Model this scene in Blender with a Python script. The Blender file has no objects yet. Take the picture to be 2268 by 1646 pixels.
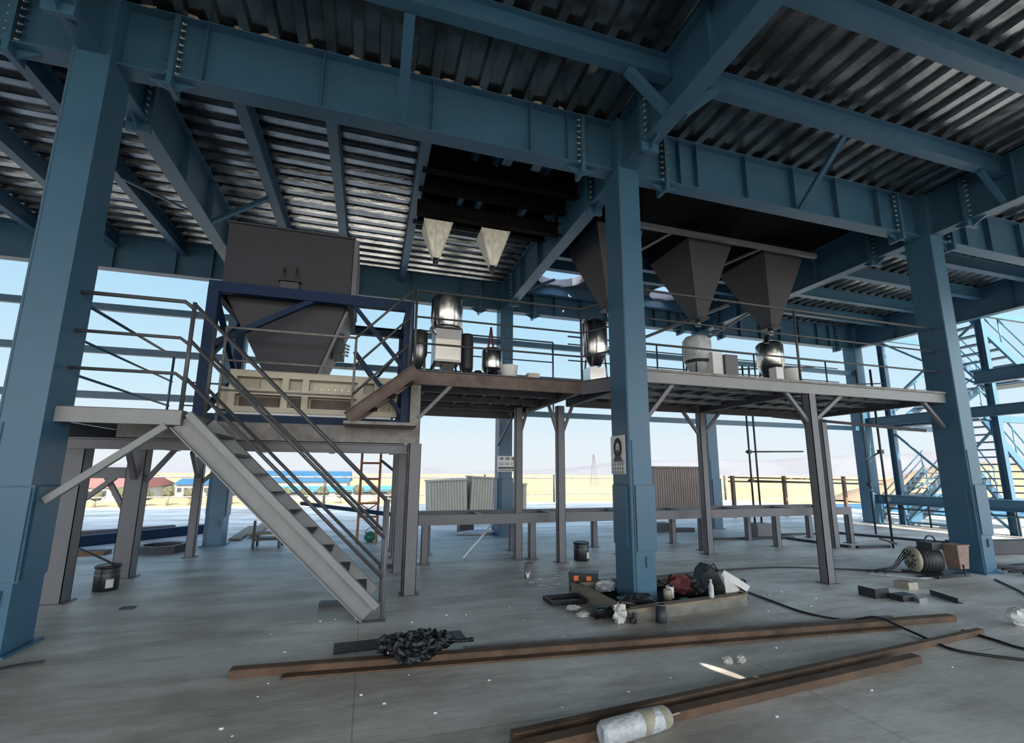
import bpy, math, random
from mathutils import Vector, Matrix
random.seed(7)
D = bpy.data; S = bpy.context.scene; COL = S.collection
rad = math.radians
# ------------------------------------------------------------ camera
YAW, PIT, ROL = rad(17.1), rad(10.26), rad(0.35)
cam = D.cameras.new('camera'); camo = D.objects.new('camera', cam); COL.objects.link(camo)
cam.sensor_width = 36; cam.lens = 36 * 1040 / 2268
cam.shift_x = -7 / 2268; cam.shift_y = 36 / 2268; cam.clip_start = .05; cam.clip_end = 9000
_f = Vector((math.sin(YAW) * math.cos(PIT), math.cos(YAW) * math.cos(PIT), math.sin(PIT)))
_r = Vector((math.cos(YAW), -math.sin(YAW), 0)); _u = _r.cross(_f)
_r2 = math.cos(ROL) * _r + math.sin(ROL) * _u; _u2 = -math.sin(ROL) * _r + math.cos(ROL) * _u
_m = Matrix((_r2, _u2, -_f)).transposed().to_4x4(); _m.translation = (0, 0, 1.73)
camo.matrix_world = _m
S.camera = camo
# ------------------------------------------------------------ sky, sun, exposure
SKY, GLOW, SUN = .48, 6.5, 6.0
W = D.worlds.new('world'); S.world = W; W.use_nodes = True
nt = W.node_tree; nt.nodes.clear()
o_ = nt.nodes.new('ShaderNodeOutputWorld'); bg = nt.nodes.new('ShaderNodeBackground')
tc = nt.nodes.new('ShaderNodeTexCoord'); sx = nt.nodes.new('ShaderNodeSeparateXYZ'); cr = nt.nodes.new('ShaderNodeValToRGB')
nt.links.new(tc.outputs['Generated'], sx.inputs[0]); nt.links.new(sx.outputs['Z'], cr.inputs[0])
e = cr.color_ramp.elements
e[0].position = 0.0; e[0].color = (.80, .85, .90, 1)
e[1].position = 1.0; e[1].color = (.10, .24, .52, 1)
for p_, c_ in ((.06, (.76, .86, .93, 1)), (.16, (.58, .80, .93, 1)), (.34, (.42, .70, .92, 1)), (.6, (.22, .45, .75, 1))):
    q_ = e.new(p_); q_.color = c_
nt.links.new(cr.outputs[0], bg.inputs[0])
# the sky brightens and whitens towards the sun, which stands behind the viewer
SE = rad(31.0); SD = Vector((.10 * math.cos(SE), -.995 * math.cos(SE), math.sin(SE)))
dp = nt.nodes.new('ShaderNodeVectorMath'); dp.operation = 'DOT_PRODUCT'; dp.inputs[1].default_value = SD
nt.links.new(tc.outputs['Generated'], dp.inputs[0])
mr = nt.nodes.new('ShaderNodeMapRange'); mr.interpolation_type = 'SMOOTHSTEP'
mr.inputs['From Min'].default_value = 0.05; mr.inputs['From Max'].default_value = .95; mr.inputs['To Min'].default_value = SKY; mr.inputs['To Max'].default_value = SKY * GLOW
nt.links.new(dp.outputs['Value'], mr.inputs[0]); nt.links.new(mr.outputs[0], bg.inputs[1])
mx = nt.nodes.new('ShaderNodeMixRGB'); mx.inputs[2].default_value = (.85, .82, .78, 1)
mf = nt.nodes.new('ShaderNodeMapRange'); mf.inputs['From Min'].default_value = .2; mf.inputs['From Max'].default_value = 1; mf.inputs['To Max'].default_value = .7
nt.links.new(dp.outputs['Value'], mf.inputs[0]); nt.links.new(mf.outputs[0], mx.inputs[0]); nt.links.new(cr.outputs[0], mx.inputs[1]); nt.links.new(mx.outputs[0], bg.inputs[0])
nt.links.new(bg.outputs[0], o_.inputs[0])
sun = D.lights.new('sun', 'SUN'); sun.energy = SUN; sun.angle = rad(.12); sun.color = (1, .93, .80)
suno = D.objects.new('sun', sun); COL.objects.link(suno)
suno.rotation_euler = SD.to_track_quat('Z', 'Y').to_euler()
S.view_settings.view_transform = 'Standard'; S.view_settings.look = 'None'
S.view_settings.exposure = 1.12; S.view_settings.gamma = 1; S.view_settings.use_curve_mapping = False

# ------------------------------------------------------------ materials
def mat(name, col, rough=.5, metal=0., var=.25, scale=3., col2=None, bump=0., bscale=20., stretch=None, spec=.5, rvar=0.):
    m = D.materials.new(name); m.use_nodes = True; n = m.node_tree.nodes; l = m.node_tree.links
    b = n['Principled BSDF']; b.inputs['Roughness'].default_value = rough; b.inputs['Metallic'].default_value = metal
    b.inputs['Specular IOR Level'].default_value = spec
    t = n.new('ShaderNodeTexCoord'); mp = n.new('ShaderNodeMapping'); l.new(t.outputs['Object'], mp.inputs[0])
    if stretch: mp.inputs['Scale'].default_value = stretch
    no = n.new('ShaderNodeTexNoise'); no.inputs['Scale'].default_value = scale; no.inputs['Detail'].default_value = 6
    no.inputs['Roughness'].default_value = .65
    l.new(mp.outputs[0], no.inputs['Vector'])
    r = n.new('ShaderNodeValToRGB'); r.color_ramp.elements[0].position = .32; r.color_ramp.elements[1].position = .68
    c2 = col2 if col2 else tuple(min(1, c * (1 + var)) for c in col)
    r.color_ramp.elements[0].color = (*[c * (1 - var) for c in col], 1) if not col2 else (*col, 1)
    r.color_ramp.elements[1].color = (*c2, 1)
    l.new(no.outputs['Fac'], r.inputs[0]); l.new(r.outputs[0], b.inputs['Base Color'])
    if bump:
        n2 = n.new('ShaderNodeTexNoise'); n2.inputs['Scale'].default_value = bscale; n2.inputs['Detail'].default_value = 4
        l.new(mp.outputs[0], n2.inputs['Vector'])
        bp = n.new('ShaderNodeBump'); bp.inputs['Strength'].default_value = bump; bp.inputs['Distance'].default_value = .02
        l.new(n2.outputs['Fac'], bp.inputs['Height']); l.new(bp.outputs[0], b.inputs['Normal'])
    if rvar:
        mr = n.new('ShaderNodeMapRange'); mr.inputs['To Min'].default_value = rough - rvar; mr.inputs['To Max'].default_value = rough + rvar
        l.new(no.outputs['Fac'], mr.inputs[0]); l.new(mr.outputs[0], b.inputs['Roughness'])
    return m
M_ = dict(
 blue=mat('blue_steel_paint', (.038, .108, .178), .42, 0, .12, 1.2, bump=.05, rvar=.08),
 bolt=mat('zinc_bolt', (.45, .45, .43), .4, .8, .2, 30),
 weld=mat('weld_seam', (.05, .11, .16), .6, 0, .3, 30),
 blued=mat('dark_blue_paint', (.004, .022, .062), .55, 0, .15, 2, spec=.25),
 grey=mat('grey_steel_paint', (.135, .132, .145), .5, 0, .12, 1.5, rvar=.1),
 greyl=mat('light_grey_steel_paint', (.23, .23, .235), .5, 0, .15, 1.5, rvar=.1),
 greyd=mat('grey_primer_deck', (.07, .07, .085), .6, 0, .25, 2),
 rustg=mat('rusty_grey_steel', (.12, .10, .09), .6, 0, .3, 4, col2=(.27, .25, .24)),
 railg=mat('handrail_grey_paint', (.065, .065, .07), .45, 0, .15, 4),
 railb=mat('handrail_blue_paint', (.03, .07, .10), .45, 0, .15, 4),
 deck=mat('galvanised_decking', (.26, .265, .27), .22, .92, .45, 1.5, stretch=(1, 1, 3), bump=.25, bscale=6, rvar=.08),
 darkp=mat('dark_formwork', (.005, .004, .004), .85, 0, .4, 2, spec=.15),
 brown=mat('brown_primer_steel', (.075, .045, .036), .65, 0, .3, 5, col2=(.15, .105, .09)),
 rust=mat('rusty_steel', (.05, .026, .017), .7, 0, .4, 3, col2=(.15, .085, .045), bump=.3, bscale=60),
 hop=mat('dark_grey_hopper_paint', (.030, .031, .042), .6, 0, .10, 1.2),
 hopw=mat('bare_sheet_hopper', (.72, .70, .62), .5, 0, .3, 5, stretch=(3, 3, .8)),
 inox=mat('stainless_steel', (.62, .61, .6), .22, 1, .06, 3),
 inoxd=mat('brushed_dark_steel', (.30, .30, .31), .35, .9, .1, 3),
 cream=mat('cream_machine_paint', (.50, .44, .34), .45, 0, .08, 3),
 dark=mat('black_plastic', (.012, .013, .016), .4, 0, .3, 5),
 darkst=mat('dark_steel', (.03, .033, .04), .5, .2, .3, 5),
 white=mat('white_paint', (.75, .75, .74), .5, 0, .08, 3),
 bag=mat('glossy_plastic_bag', (.006, .007, .010), .16, 0, .3, 4, bump=.8, bscale=45),
 film=mat('crumpled_clear_film', (.5, .52, .55), .2, 0, .3, 6, bump=.8, bscale=30),
 paper=mat('crumpled_paper', (.55, .53, .50), .8, 0, .2, 8),
 wood=mat('plywood', (.20, .16, .11), .75, 0, .25, 4, stretch=(1, 8, 1)),
 cratec=mat('cream_corrugated_crate', (.26, .245, .20), .7, 0, .15, 3, stretch=(8, 8, .5)),
 crater=mat('brown_corrugated_crate', (.12, .085, .07), .75, 0, .35, 3, col2=(.21, .165, .145), stretch=(9, 9, .5)),
 orange=mat('orange_plastic', (.75, .18, .05), .4, 0, .1, 4),
 ladder=mat('orange_rusty_paint', (.32, .12, .05), .6, 0, .3, 6),
 red=mat('dark_red_cloth', (.10, .018, .02), .8, 0, .3, 8),
 green=mat('green_plastic', (.02, .14, .10), .4, 0, .2, 8),
 copper=mat('brown_motor_box', (.24, .15, .12), .6, 0, .25, 6),
 beige=mat('beige_casting', (.36, .32, .24), .5, 0, .2, 8),
 conc=mat('kerb_concrete', (.17, .16, .14), .85, 0, .3, 5, bump=.3, bscale=40),
 tan=mat('dry_field', (.27, .20, .10), 1, 0, .3, .012, col2=(.36, .28, .16)),
 hill=mat('haze_toned_hill', (.17, .165, .175), 1, 0, .12, .004),  # distance haze is put into this muted grey
 hilln=mat('bare_earth_mound', (.21, .145, .09), 1, 0, .2, .02),
 redroof=mat('red_roof_sheet', (.26, .10, .085), .6, 0, .1, .3),
 blueroof=mat('blue_roof_sheet', (.02, .085, .16), .7, 0, .1, .3),
 wallw=mat('pale_wall', (.35, .34, .32), .8, 0, .1, .3),
 tree=mat('dry_tree_leaves', (.07, .07, .04), 1, 0, .4, 1),
 road=mat('pale_road', (.5, .48, .44), .9, 0, .1, .1),
 cyan=mat('pale_blue_paint', (.06, .19, .27), .4, 0, .1, 2),
 ink=mat('black_ink', (.04, .04, .045), .8, 0, .1, 5),
)
def floor_mat():
    m = D.materials.new('stained_concrete'); m.use_nodes = True; n = m.node_tree.nodes; l = m.node_tree.links; b = n['Principled BSDF']
    t = n.new('ShaderNodeTexCoord')
    def noise(sc, det, st=(1, 1, 1), ro=.6):
        mp = n.new('ShaderNodeMapping'); mp.inputs['Scale'].default_value = st; l.new(t.outputs['Object'], mp.inputs[0])
        a = n.new('ShaderNodeTexNoise'); a.inputs['Scale'].default_value = sc; a.inputs['Detail'].default_value = det; a.inputs['Roughness'].default_value = ro
        l.new(mp.outputs[0], a.inputs['Vector']); return a
    def ramp(src, p0, c0, p1, c1):
        r = n.new('ShaderNodeValToRGB'); r.color_ramp.elements[0].position = p0; r.color_ramp.elements[0].color = (*c0, 1)
        r.color_ramp.elements[1].position = p1; r.color_ramp.elements[1].color = (*c1, 1); l.new(src.outputs['Fac'], r.inputs[0]); return r
    def mix(a, bb, fac, mode='MULTIPLY'):
        x = n.new('ShaderNodeMixRGB'); x.blend_type = mode; x.inputs[0].default_value = fac; l.new(a.outputs[0], x.inputs[1]); l.new(bb.outputs[0], x.inputs[2]); return x
    base = ramp(noise(.30, 5), .38, (.53, .505, .46), .62, (.74, .72, .69))
    st = ramp(noise(.8, 9, (.45, 1.6, 1), .72), .40, (.46, .41, .35), .57, (1, 1, 1))
    fine = ramp(noise(14, 6, (.5, 2.5, 1)), .3, (.86, .86, .86), .7, (1.08, 1.08, 1.08))
    x = mix(mix(base, st, .75), fine, 1)
    # trowelled joint lines (cuts in the slab) every 3.5 m
    br = n.new('ShaderNodeTexBrick'); br.offset = 0; br.inputs['Scale'].default_value = 1; br.inputs['Brick Width'].default_value = 3.52
    br.inputs['Row Height'].default_value = 3.5; br.inputs['Mortar Size'].default_value = .006; br.inputs['Mortar Smooth'].default_value = .2
    br.inputs['Color1'].default_value = (1, 1, 1, 1); br.inputs['Color2'].default_value = (1, 1, 1, 1); br.inputs['Mortar'].default_value = (.45, .45, .45, 1)
    l.new(t.outputs['Object'], br.inputs['Vector'])
    x = mix(x, br, .7); l.new(x.outputs[0], b.inputs['Base Color'])
    mr = n.new('ShaderNodeMapRange'); mr.inputs['To Min'].default_value = .28; mr.inputs['To Max'].default_value = .66
    l.new(noise(1.6, 6).outputs['Fac'], mr.inputs[0]); l.new(mr.outputs[0], b.inputs['Roughness'])
    bp = n.new('ShaderNodeBump'); bp.inputs['Strength'].default_value = .12; bp.inputs['Distance'].default_value = .02
    l.new(noise(5, 6, (.6, 2, 1)).outputs['Fac'], bp.inputs['Height']); l.new(bp.outputs[0], b.inputs['Normal'])
    return m
M_['floor'] = floor_mat()

# ------------------------------------------------------------ mesh helpers
def V(*a): return Vector(a)
def wloc(o):
    v = Vector((0, 0, 0))
    while o is not None: v += o.location; o = o.parent
    return v
def frame(p0, p1, up=(0, 0, 1)):
    d = (Vector(p1) - Vector(p0)); L = d.length; d.normalize(); up = Vector(up)
    if abs(d.dot(up)) > .995: up = Vector((0, 1, 0)) if abs(d.y) < .9 else Vector((1, 0, 0))
    s = d.cross(up).normalized(); u = s.cross(d).normalized(); return d, s, u, L
class MB:
    def __init__(s): s.v = []; s.f = []; s.smooth = set()
    def add(s, vs, fs, sm=False):
        b = len(s.v); s.v += [tuple(v) for v in vs]
        for f in fs:
            if sm: s.smooth.add(len(s.f))
            s.f.append(tuple(b + i for i in f))
        return s
    def hexa(s, P): return s.add(P, [(0, 3, 2, 1), (4, 5, 6, 7), (0, 1, 5, 4), (1, 2, 6, 5), (2, 3, 7, 6), (3, 0, 4, 7)])
    def box(s, x0, x1, y0, y1, z0, z1):
        return s.hexa([(x0, y0, z0), (x1, y0, z0), (x1, y1, z0), (x0, y1, z0), (x0, y0, z1), (x1, y0, z1), (x1, y1, z1), (x0, y1, z1)])
    def bar(s, p0, p1, w, h, up=(0, 0, 1), off=(0, 0), tw=0.):
        d, a, u, L = frame(p0, p1, up)
        if tw: a, u = a * math.cos(tw) + u * math.sin(tw), u * math.cos(tw) - a * math.sin(tw)
        o = a * off[0] + u * off[1]; P = []
        for p in (p0, p1):
            p = Vector(p) + o
            P += [p - a * w / 2 - u * h / 2, p + a * w / 2 - u * h / 2, p + a * w / 2 + u * h / 2, p - a * w / 2 + u * h / 2]
        return s.hexa(P)
    def ibeam(s, p0, p1, w, h, tw=.012, tf=.016, up=(0, 0, 1)):
        s.bar(p0, p1, w, tf, up, (0, h / 2 - tf / 2)); s.bar(p0, p1, w, tf, up, (0, -h / 2 + tf / 2)); s.bar(p0, p1, tw, h - 2 * tf, up); return s
    def channel(s, p0, p1, w, h, side=1, t=.012, up=(0, 0, 1)):
        s.bar(p0, p1, t, h, up, (side * (w / 2 - t / 2), 0)); s.bar(p0, p1, w - t, t, up, (-side * t / 2, h / 2 - t / 2)); s.bar(p0, p1, w - t, t, up, (-side * t / 2, -h / 2 + t / 2)); return s
    def angle(s, p0, p1, w, t=.01, up=(0, 0, 1), side=1):
        s.bar(p0, p1, w, t, up, (0, -w / 2 + t / 2)); s.bar(p0, p1, t, w - t, up, (side * (w / 2 - t / 2), t / 2)); return s
    def tube(s, pts, r, n=10, caps=True):
        pts = [Vector(p) for p in pts]; rings = []; pa = None
        for i, p in enumerate(pts):
            d = (pts[min(i + 1, len(pts) - 1)] - pts[max(i - 1, 0)]).normalized()
            if pa is None:
                pa = d.cross(Vector((0, 0, 1)) if abs(d.z) < .9 else Vector((1, 0, 0))).normalized()
            a = (pa - d * pa.dot(d)).normalized(); pa = a; b = d.cross(a)
            rr = r[i] if isinstance(r, (list, tuple)) else r
            rings.append([p + (a * math.cos(t) + b * math.sin(t)) * rr for t in [2 * math.pi * k / n for k in range(n)]])
        base = len(s.v)
        for q in rings: s.v += [tuple(v) for v in q]
        for i in range(len(rings) - 1):
            for k in range(n):
                s.smooth.add(len(s.f)); s.f.append((base + i * n + k, base + i * n + (k + 1) % n, base + (i + 1) * n + (k + 1) % n, base + (i + 1) * n + k))
        if caps:
            s.f.append(tuple(base + k for k in range(n))[::-1]); s.f.append(tuple(base + (len(rings) - 1) * n + k for k in range(n)))
        return s
    def lathe(s, c, prof, n=24, axis=(0, 0, 1), caps=True, sm=True):
        d = Vector(axis).normalized(); a = d.cross(Vector((0, 1, 0)) if abs(d.y) < .9 else Vector((1, 0, 0))).normalized(); b = d.cross(a); c = Vector(c)
        base = len(s.v)
        for r, z in prof:
            for k in range(n):
                t = 2 * math.pi * k / n; s.v.append(tuple(c + d * z + (a * math.cos(t) + b * math.sin(t)) * r))
        for i in range(len(prof) - 1):
            for k in range(n):
                if sm: s.smooth.add(len(s.f))
                s.f.append((base + i * n + k, base + i * n + (k + 1) % n, base + (i + 1) * n + (k + 1) % n, base + (i + 1) * n + k))
        if caps:
            s.f.append(tuple(base + k for k in range(n))[::-1]); s.f.append(tuple(base + (len(prof) - 1) * n + k for k in range(n)))
        return s
    def frustum(s, r0, z0, r1, z1):   # rects (x0,x1,y0,y1)
        P = []
        for (x0, x1, y0, y1), z in ((r0, z0), (r1, z1)): P += [(x0, y0, z), (x1, y0, z), (x1, y1, z), (x0, y1, z)]
        return s.hexa(P)
    def prism(s, poly, ext):   # poly of 3d points extruded by vector
        n = len(poly); ext = Vector(ext); P = [Vector(p) for p in poly]
        b = len(s.v); s.v += [tuple(p) for p in P] + [tuple(p + ext) for p in P]
        s.f.append(tuple(b + i for i in range(n))[::-1]); s.f.append(tuple(b + n + i for i in range(n)))
        for i in range(n): s.f.append((b + i, b + (i + 1) % n, b + n + (i + 1) % n, b + n + i))
        return s
    def blob(s, c, r, seed=0, n=14, m=8, rough=.25, flat=True):
        rn = random.Random(seed); base = len(s.v); c = Vector(c)
        for i in range(m + 1):
            ph = math.pi * i / m
            for k in range(n):
                t = 2 * math.pi * k / n; q = 1 + rn.uniform(-rough, rough) if 0 < i < m else 1
                z = max(c.z - r[2] * .98, c.z + math.cos(ph) * r[2] * q) if flat else c.z + math.cos(ph) * r[2] * q
                s.v.append((c.x + math.sin(ph) * math.cos(t) * r[0] * q, c.y + math.sin(ph) * math.sin(t) * r[1] * q, z))
        for i in range(m):
            for k in range(n): s.f.append((base + i * n + k, base + (i + 1) * n + k, base + (i + 1) * n + (k + 1) % n, base + i * n + (k + 1) % n))
        return s
    def build(s, name, m, parent=None, origin=None):
        if parent is None:
            if origin is None:
                xs, ys, zs = zip(*s.v); origin = Vector(((min(xs) + max(xs)) / 2, (min(ys) + max(ys)) / 2, min(zs)))
            base = Vector(origin)
        else: base = wloc(parent)
        me = D.meshes.new(name); me.from_pydata([(v[0] - base.x, v[1] - base.y, v[2] - base.z) for v in s.v], [], s.f)
        me.materials.append(M_[m]); me.validate()
        if s.smooth and len(me.polygons) == len(s.f):
            me.polygons.foreach_set('use_smooth', [i in s.smooth for i in range(len(s.f))])
        me.update()
        o = D.objects.new(name, me); COL.objects.link(o)
        if parent is None: o.location = base
        else: o.parent = parent
        return o
def tag(o, label=None, cat=None, group=None, kind=None):
    if label: o['label'] = label
    if cat: o['category'] = cat
    if group: o['group'] = group
    if kind: o['kind'] = kind
    return o
def thing(name, loc, label, cat, group=None):
    o = D.objects.new(name, None); COL.objects.link(o); o.location = loc; o.empty_display_size = .2
    return tag(o, label, cat, group)
def fix_normals():
    import bmesh
    for me in D.meshes:
        if me.name.startswith('terrain'): continue
        bm = bmesh.new(); bm.from_mesh(me); bmesh.ops.recalc_face_normals(bm, faces=bm.faces); bm.to_mesh(me); bm.free()

# ------------------------------------------------------------ dimensions
CX = [-3.36, 3.70, 10.76, 17.8]; CXL = -10.42
YA, YB, YN = 6.18, 13.13, -.85
ZG, ZD, ZJ = 6.53, 7.42, 7.08      # girder bottom, deck underside, joist bottom
EY = 27.3                           # edge of the slab

# ------------------------------------------------------------ floor and land around
f = MB(); f.box(-40, 24, -24, EY, -.3, 0); tag(f.build('floor', 'floor', origin=(0, 0, 0)), kind='structure')
g = MB(); N = 40
g.box(-4000, 4000, -1500, 5000, -7.2, -7); tag(g.build('ground', 'tan', origin=(0, 0, 0)), kind='structure')

# ------------------------------------------------------------ columns
def column(x, y, w, d, label, cover=True, seams=False, top=ZD):
    t = thing('steel_column', (x, y, 0), label, 'column')
    x0, x1, y0, y1 = x - w / 2, x + w / 2, y - d / 2, y + d / 2
    MB().box(x0, x1, y0, y1, 0, top).build('shaft', 'blue', t)
    MB().box(x0 - .06, x1 + .06, y0 - .06, y1 + .06, 0, .025).build('base_plate', 'blue', t)
    if cover:
        def cov(a0, a1, b0, b1, z0, z1, face):
            g_ = .018; T = .03
            if face == 'y-':
                p = MB().box(a0, a1, y0 - T, y0 - .001, z0, z1).build('cover_plate', 'blue', t); MB().box(a0 - g_, a1 + g_, y0 - .007, y0 - .0005, z0 - g_, z1 + g_).build('seam', 'weld', p)
            elif face == 'x-':
                p = MB().box(x0 - T, x0 - .001, b0, b1, z0, z1).build('cover_plate', 'blue', t); MB().box(x0 - .007, x0 - .0005, b0 - g_, b1 + g_, z0 - g_, z1 + g_).build('seam', 'weld', p)
            else:
                p = MB().box(x1 + .001, x1 + T, b0, b1, z0, z1).build('cover_plate', 'blue', t); MB().box(x1 + .0005, x1 + .007, b0 - g_, b1 + g_, z0 - g_, z1 + g_).build('seam', 'weld', p)
        cov(x0 + .07, x1 + .02, 0, 0, .68, 1.56, 'y-'); cov(0, 0, y0 + .07, y1 - .02, .74, 1.56, 'x-'); cov(0, 0, y0 + .07, y1 - .02, .68, 1.56, 'x+')
        MB().box(x1 - .15, x1 - .07, y0 - .02, y0 - .001, .46, .60).build('lifting_lug', 'weld', t)
        MB().box(x0 + .045, x0 + .06, y0 - .012, y0 - .0005, .02, 2.2).build('corner_rib', 'weld', t)
    # long corner weld running up the shaft
    MB().box(x0 + .012, x0 + .024, y0 - .006, y0 - .0005, .02, top - .9).build('corner_seam', 'weld', t)
    if seams:
        for k in range(16):
            z = .75 + k * .36
            MB().box(x0 - .006, x0 - .0005, y0 + .02, y1 - .02, z, z + .018).build('weld_seam', 'weld', t)
    return t
column(CX[0], YA, .37, .47, 'blue box column in the left foreground, its foot cut by the frame edge')
column(CX[1], YA, .36, .47, 'blue box column at centre standing in the concrete kerb with a portrait poster')
column(CX[2], YA, .36, .47, 'blue box column on the right with a row of weld seams on its shaded side', seams=True)
nm = ['blue column in the back row behind the stair stringer', 'blue column in the back row carrying the small white notice', 'blue column in the back row behind the brown crate', 'blue column in the back row beside the scaffold poles on the right']
for i, x in enumerate(CX): column(x, YB, .38, .47, nm[i], cover=i < 3, seams=i == 3)
column(CXL, YB, .38, .47, 'blue column in the back row at the far left, mostly outside the frame', cover=False)

# ------------------------------------------------------------ main girders
def girder(name, axis, a, b, c, label, splices=(), stiff=(), w=.26, zb=ZG, zt=ZD, side=-1, cat='girder', bolts=True):
    """I section running along axis at cross coordinate c"""
    P = (lambda u, v, z: (u, v, z)) if axis == 'x' else (lambda u, v, z: (v, u, z))
    def bx(u0, u1, v0, v1, z0, z1):
        return MB().box(u0, u1, v0, v1, z0, z1) if axis == 'x' else MB().box(v0, v1, u0, u1, z0, z1)
    t = thing(name, P((a + b) / 2, c, zb), label, cat)
    bx(a, b, c - .008, c + .008, zb + .02, zt - .02).build('web', 'blue', t)
    bx(a, b, c - w / 2, c + w / 2, zb, zb + .02).build('bottom_flange', 'blue', t)
    bx(a, b, c - w / 2, c + w / 2, zt - .02, zt).build('top_flange', 'blue', t)
    for u in stiff: bx(u - .006, u + .006, c - w / 2 + .02, c + w / 2 - .02, zb + .02, zt - .02).build('stiffener', 'blue', t)
    for u in splices:
        p = bx(u - .03, u + .03, c - w / 2 - .015, c + w / 2 + .015, zb - .13, zt - .03).build('end_plate', 'blue', t)
        for sg in (-1, 1):   # haunch gussets under the flange at the splice
            q = [P(u + sg * .03, c - .012, zb), P(u + sg * .26, c - .012, zb), P(u + sg * .03, c - .012, zb - .12)]
            MB().prism(q, P(0, .024, 0)).build('gusset', 'blue', p)
        if bolts:
            for k in range(8):
                z = zb + .07 + k * .105
                for v in (-.085, .085):
                    p0, p1 = P(u - .085, c + v, z), P(u + .085, c + v, z)
                    MB().tube([p0, p1], .011, 6).tube([P(u - .052, c + v, z), P(u - .031, c + v, z)], .022, 6).tube([P(u + .031, c + v, z), P(u + .052, c + v, z)], .022, 6).build('bolt', 'bolt', p)
    return t
girder('main_girder', 'x', CXL + .2, -3.545, YA, 'blue plate girder running off the top left corner of the photo', (-4.2,), (-5.6, -7.1, -8.6))
girder('main_girder', 'x', -3.175, 3.52, YA, 'long blue plate girder overhead between the left and centre columns', (-2.62, 2.97), (-2.3, -.9, .6, 2.1, 2.72))
b_ = [o for o in D.objects if o.name == 'main_girder.001'][0]
_r9 = random.Random(3)
for k in range(13):
    x = -2.9 + k * .46 + _r9.uniform(-.08, .08)
    MB().blob((x, YA - .135, ZD + .005), (.05 + .05 * _r9.random(), .02, .022), 70 + k, 8, 5, .35).build('grout_lump', 'beige', b_)
girder('main_girder', 'x', 3.88, 10.58, YA, 'blue plate girder overhead between the centre and right columns', (4.5, 10.0), (4.8, 5.15, 6.2, 7.3, 8.35, 9.45))
girder('main_girder', 'x', 10.94, 17.6, YA, 'blue plate girder right of the right column', (11.5, 17.1), (12.0, 12.8, 13.9, 15.0, 16.1))
girder('rear_girder', 'x', CXL + .2, -3.55, YB, 'blue girder of the back row seen left of the left column', (), (-9, -7.6, -6.2, -4.9, -4.1))
girder('rear_girder', 'x', -3.17, 3.51, YB, 'blue girder of the back row behind the big hopper', (-2.6, 2.9), (-1.9, -.5, .9, 2.3))
girder('rear_girder', 'x', 3.89, 10.57, YB, 'blue girder of the back row behind the three grey hoppers', (4.6, 9.9), (5.3, 6.2, 7.1, 8.0, 8.9, 9.5))
girder('rear_girder', 'x', 10.95, 17.6, YB, 'blue ribbed girder of the back row at the right end', (11.6, 17.0), (12.4, 13.3, 14.2, 15.1, 16.0, 16.6))
girder('cross_girder', 'y', YN - 3, 5.945, CX[0], 'blue cross girder above the left column running back over the viewer', (5.35,), (3.9, 2.4))
girder('cross_girder', 'y', 6.415, 12.9, CX[0], 'blue cross girder sloping down in view right of the left column', (7.15, 12.2), (8.6, 9.95, 11.3))
girder('cross_girder', 'y', YN - 3, 5.945, CX[1], 'broad blue cross girder at top centre running from the centre column over the viewer', (5.35,), (3.9, 2.4, 1.2))
girder('cross_girder', 'y', 6.415, 12.9, CX[1], 'blue cross girder running from the centre column to the back row', (7.15, 12.2), (8.6, 9.95, 11.3))
girder('cross_girder', 'y', YN - 3, 5.945, CX[2], 'blue cross girder leaving the right column towards the right frame edge', (5.35,), (4.6, 3.4, 2.2))
girder('cross_girder', 'y', 6.415, 12.9, CX[2], 'blue cross girder running from the right column to the back row', (7.15, 12.2), (8.6, 9.95, 11.3))
girder('cross_girder', 'y', 6.415, 12.9, CX[3], 'blue cross girder along the building edge beyond the right column', (), (8.2, 9.9, 11.5), bolts=False)
girder('cross_girder', 'y', YN, 6.15, CX[3], 'blue cross girder above the right frame edge, nearest the viewer', (), (2, 4), bolts=False)

# ------------------------------------------------------------ joists
def joist(axis, a, b, c, label, zb=ZJ, w=.17, m='blue'):
    t = thing('roof_joist', (((a + b) / 2, c, zb) if axis == 'x' else (c, (a + b) / 2, zb)), label, 'beam')
    def bx(u0, u1, v0, v1, z0, z1):
        return MB().box(u0, u1, v0, v1, z0, z1) if axis == 'x' else MB().box(v0, v1, u0, u1, z0, z1)
    h = ZD - .005
    bx(a, b, c - w / 2, c + w / 2, zb, zb + .014).build('bottom_flange', m, t)
    bx(a, b, c - .006, c + .006, zb + .014, h - .012).build('web', m, t)
    bx(a, b, c - w / 2, c + w / 2, h - .012, h).build('top_flange', m, t)
    return t
for lab, a, b in (('the top left corner', CXL + .02, CX[0] - .02), ('between left and centre columns', CX[0] + .02, CX[1] - .02), ('right of the broad girder', CX[1] + .02, CX[2] - .02), ('at the right frame edge', CX[2] + .02, CX[3] - .02)):
    for k, y in (('first', 4.77), ('second', 3.37), ('third', 1.96)):
        joist('x', a, b, y, '%s blue roof joist on the viewer side of the girder, %s' % (k, lab))
for k, x in enumerate((-9.1, -7.6, -6.2, -4.78)):
    joist('y', YA + .02, YB - .02, x, 'blue roof joist left of the left column, %s from the left' % ('first', 'second', 'third', 'fourth')[k])
for x, s_ in ((-2.14, 'joist just left of the big hopper top'), (-.86, 'joist above the middle of the big hopper'), (.61, 'joist left of the two pale hoppers')):
    joist('y', YA + .02, YB - .02, x, 'blue roof ' + s_)
for y, s_ in ((7.6, 'nearest the girder'), (8.95, 'second from the girder'), (10.4, 'third from the girder'), (11.8, 'nearest the back row')):
    joist('x', CX[2] + .02, CX[3] - .02, y, 'blue roof joist behind the right column, ' + s_)
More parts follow.
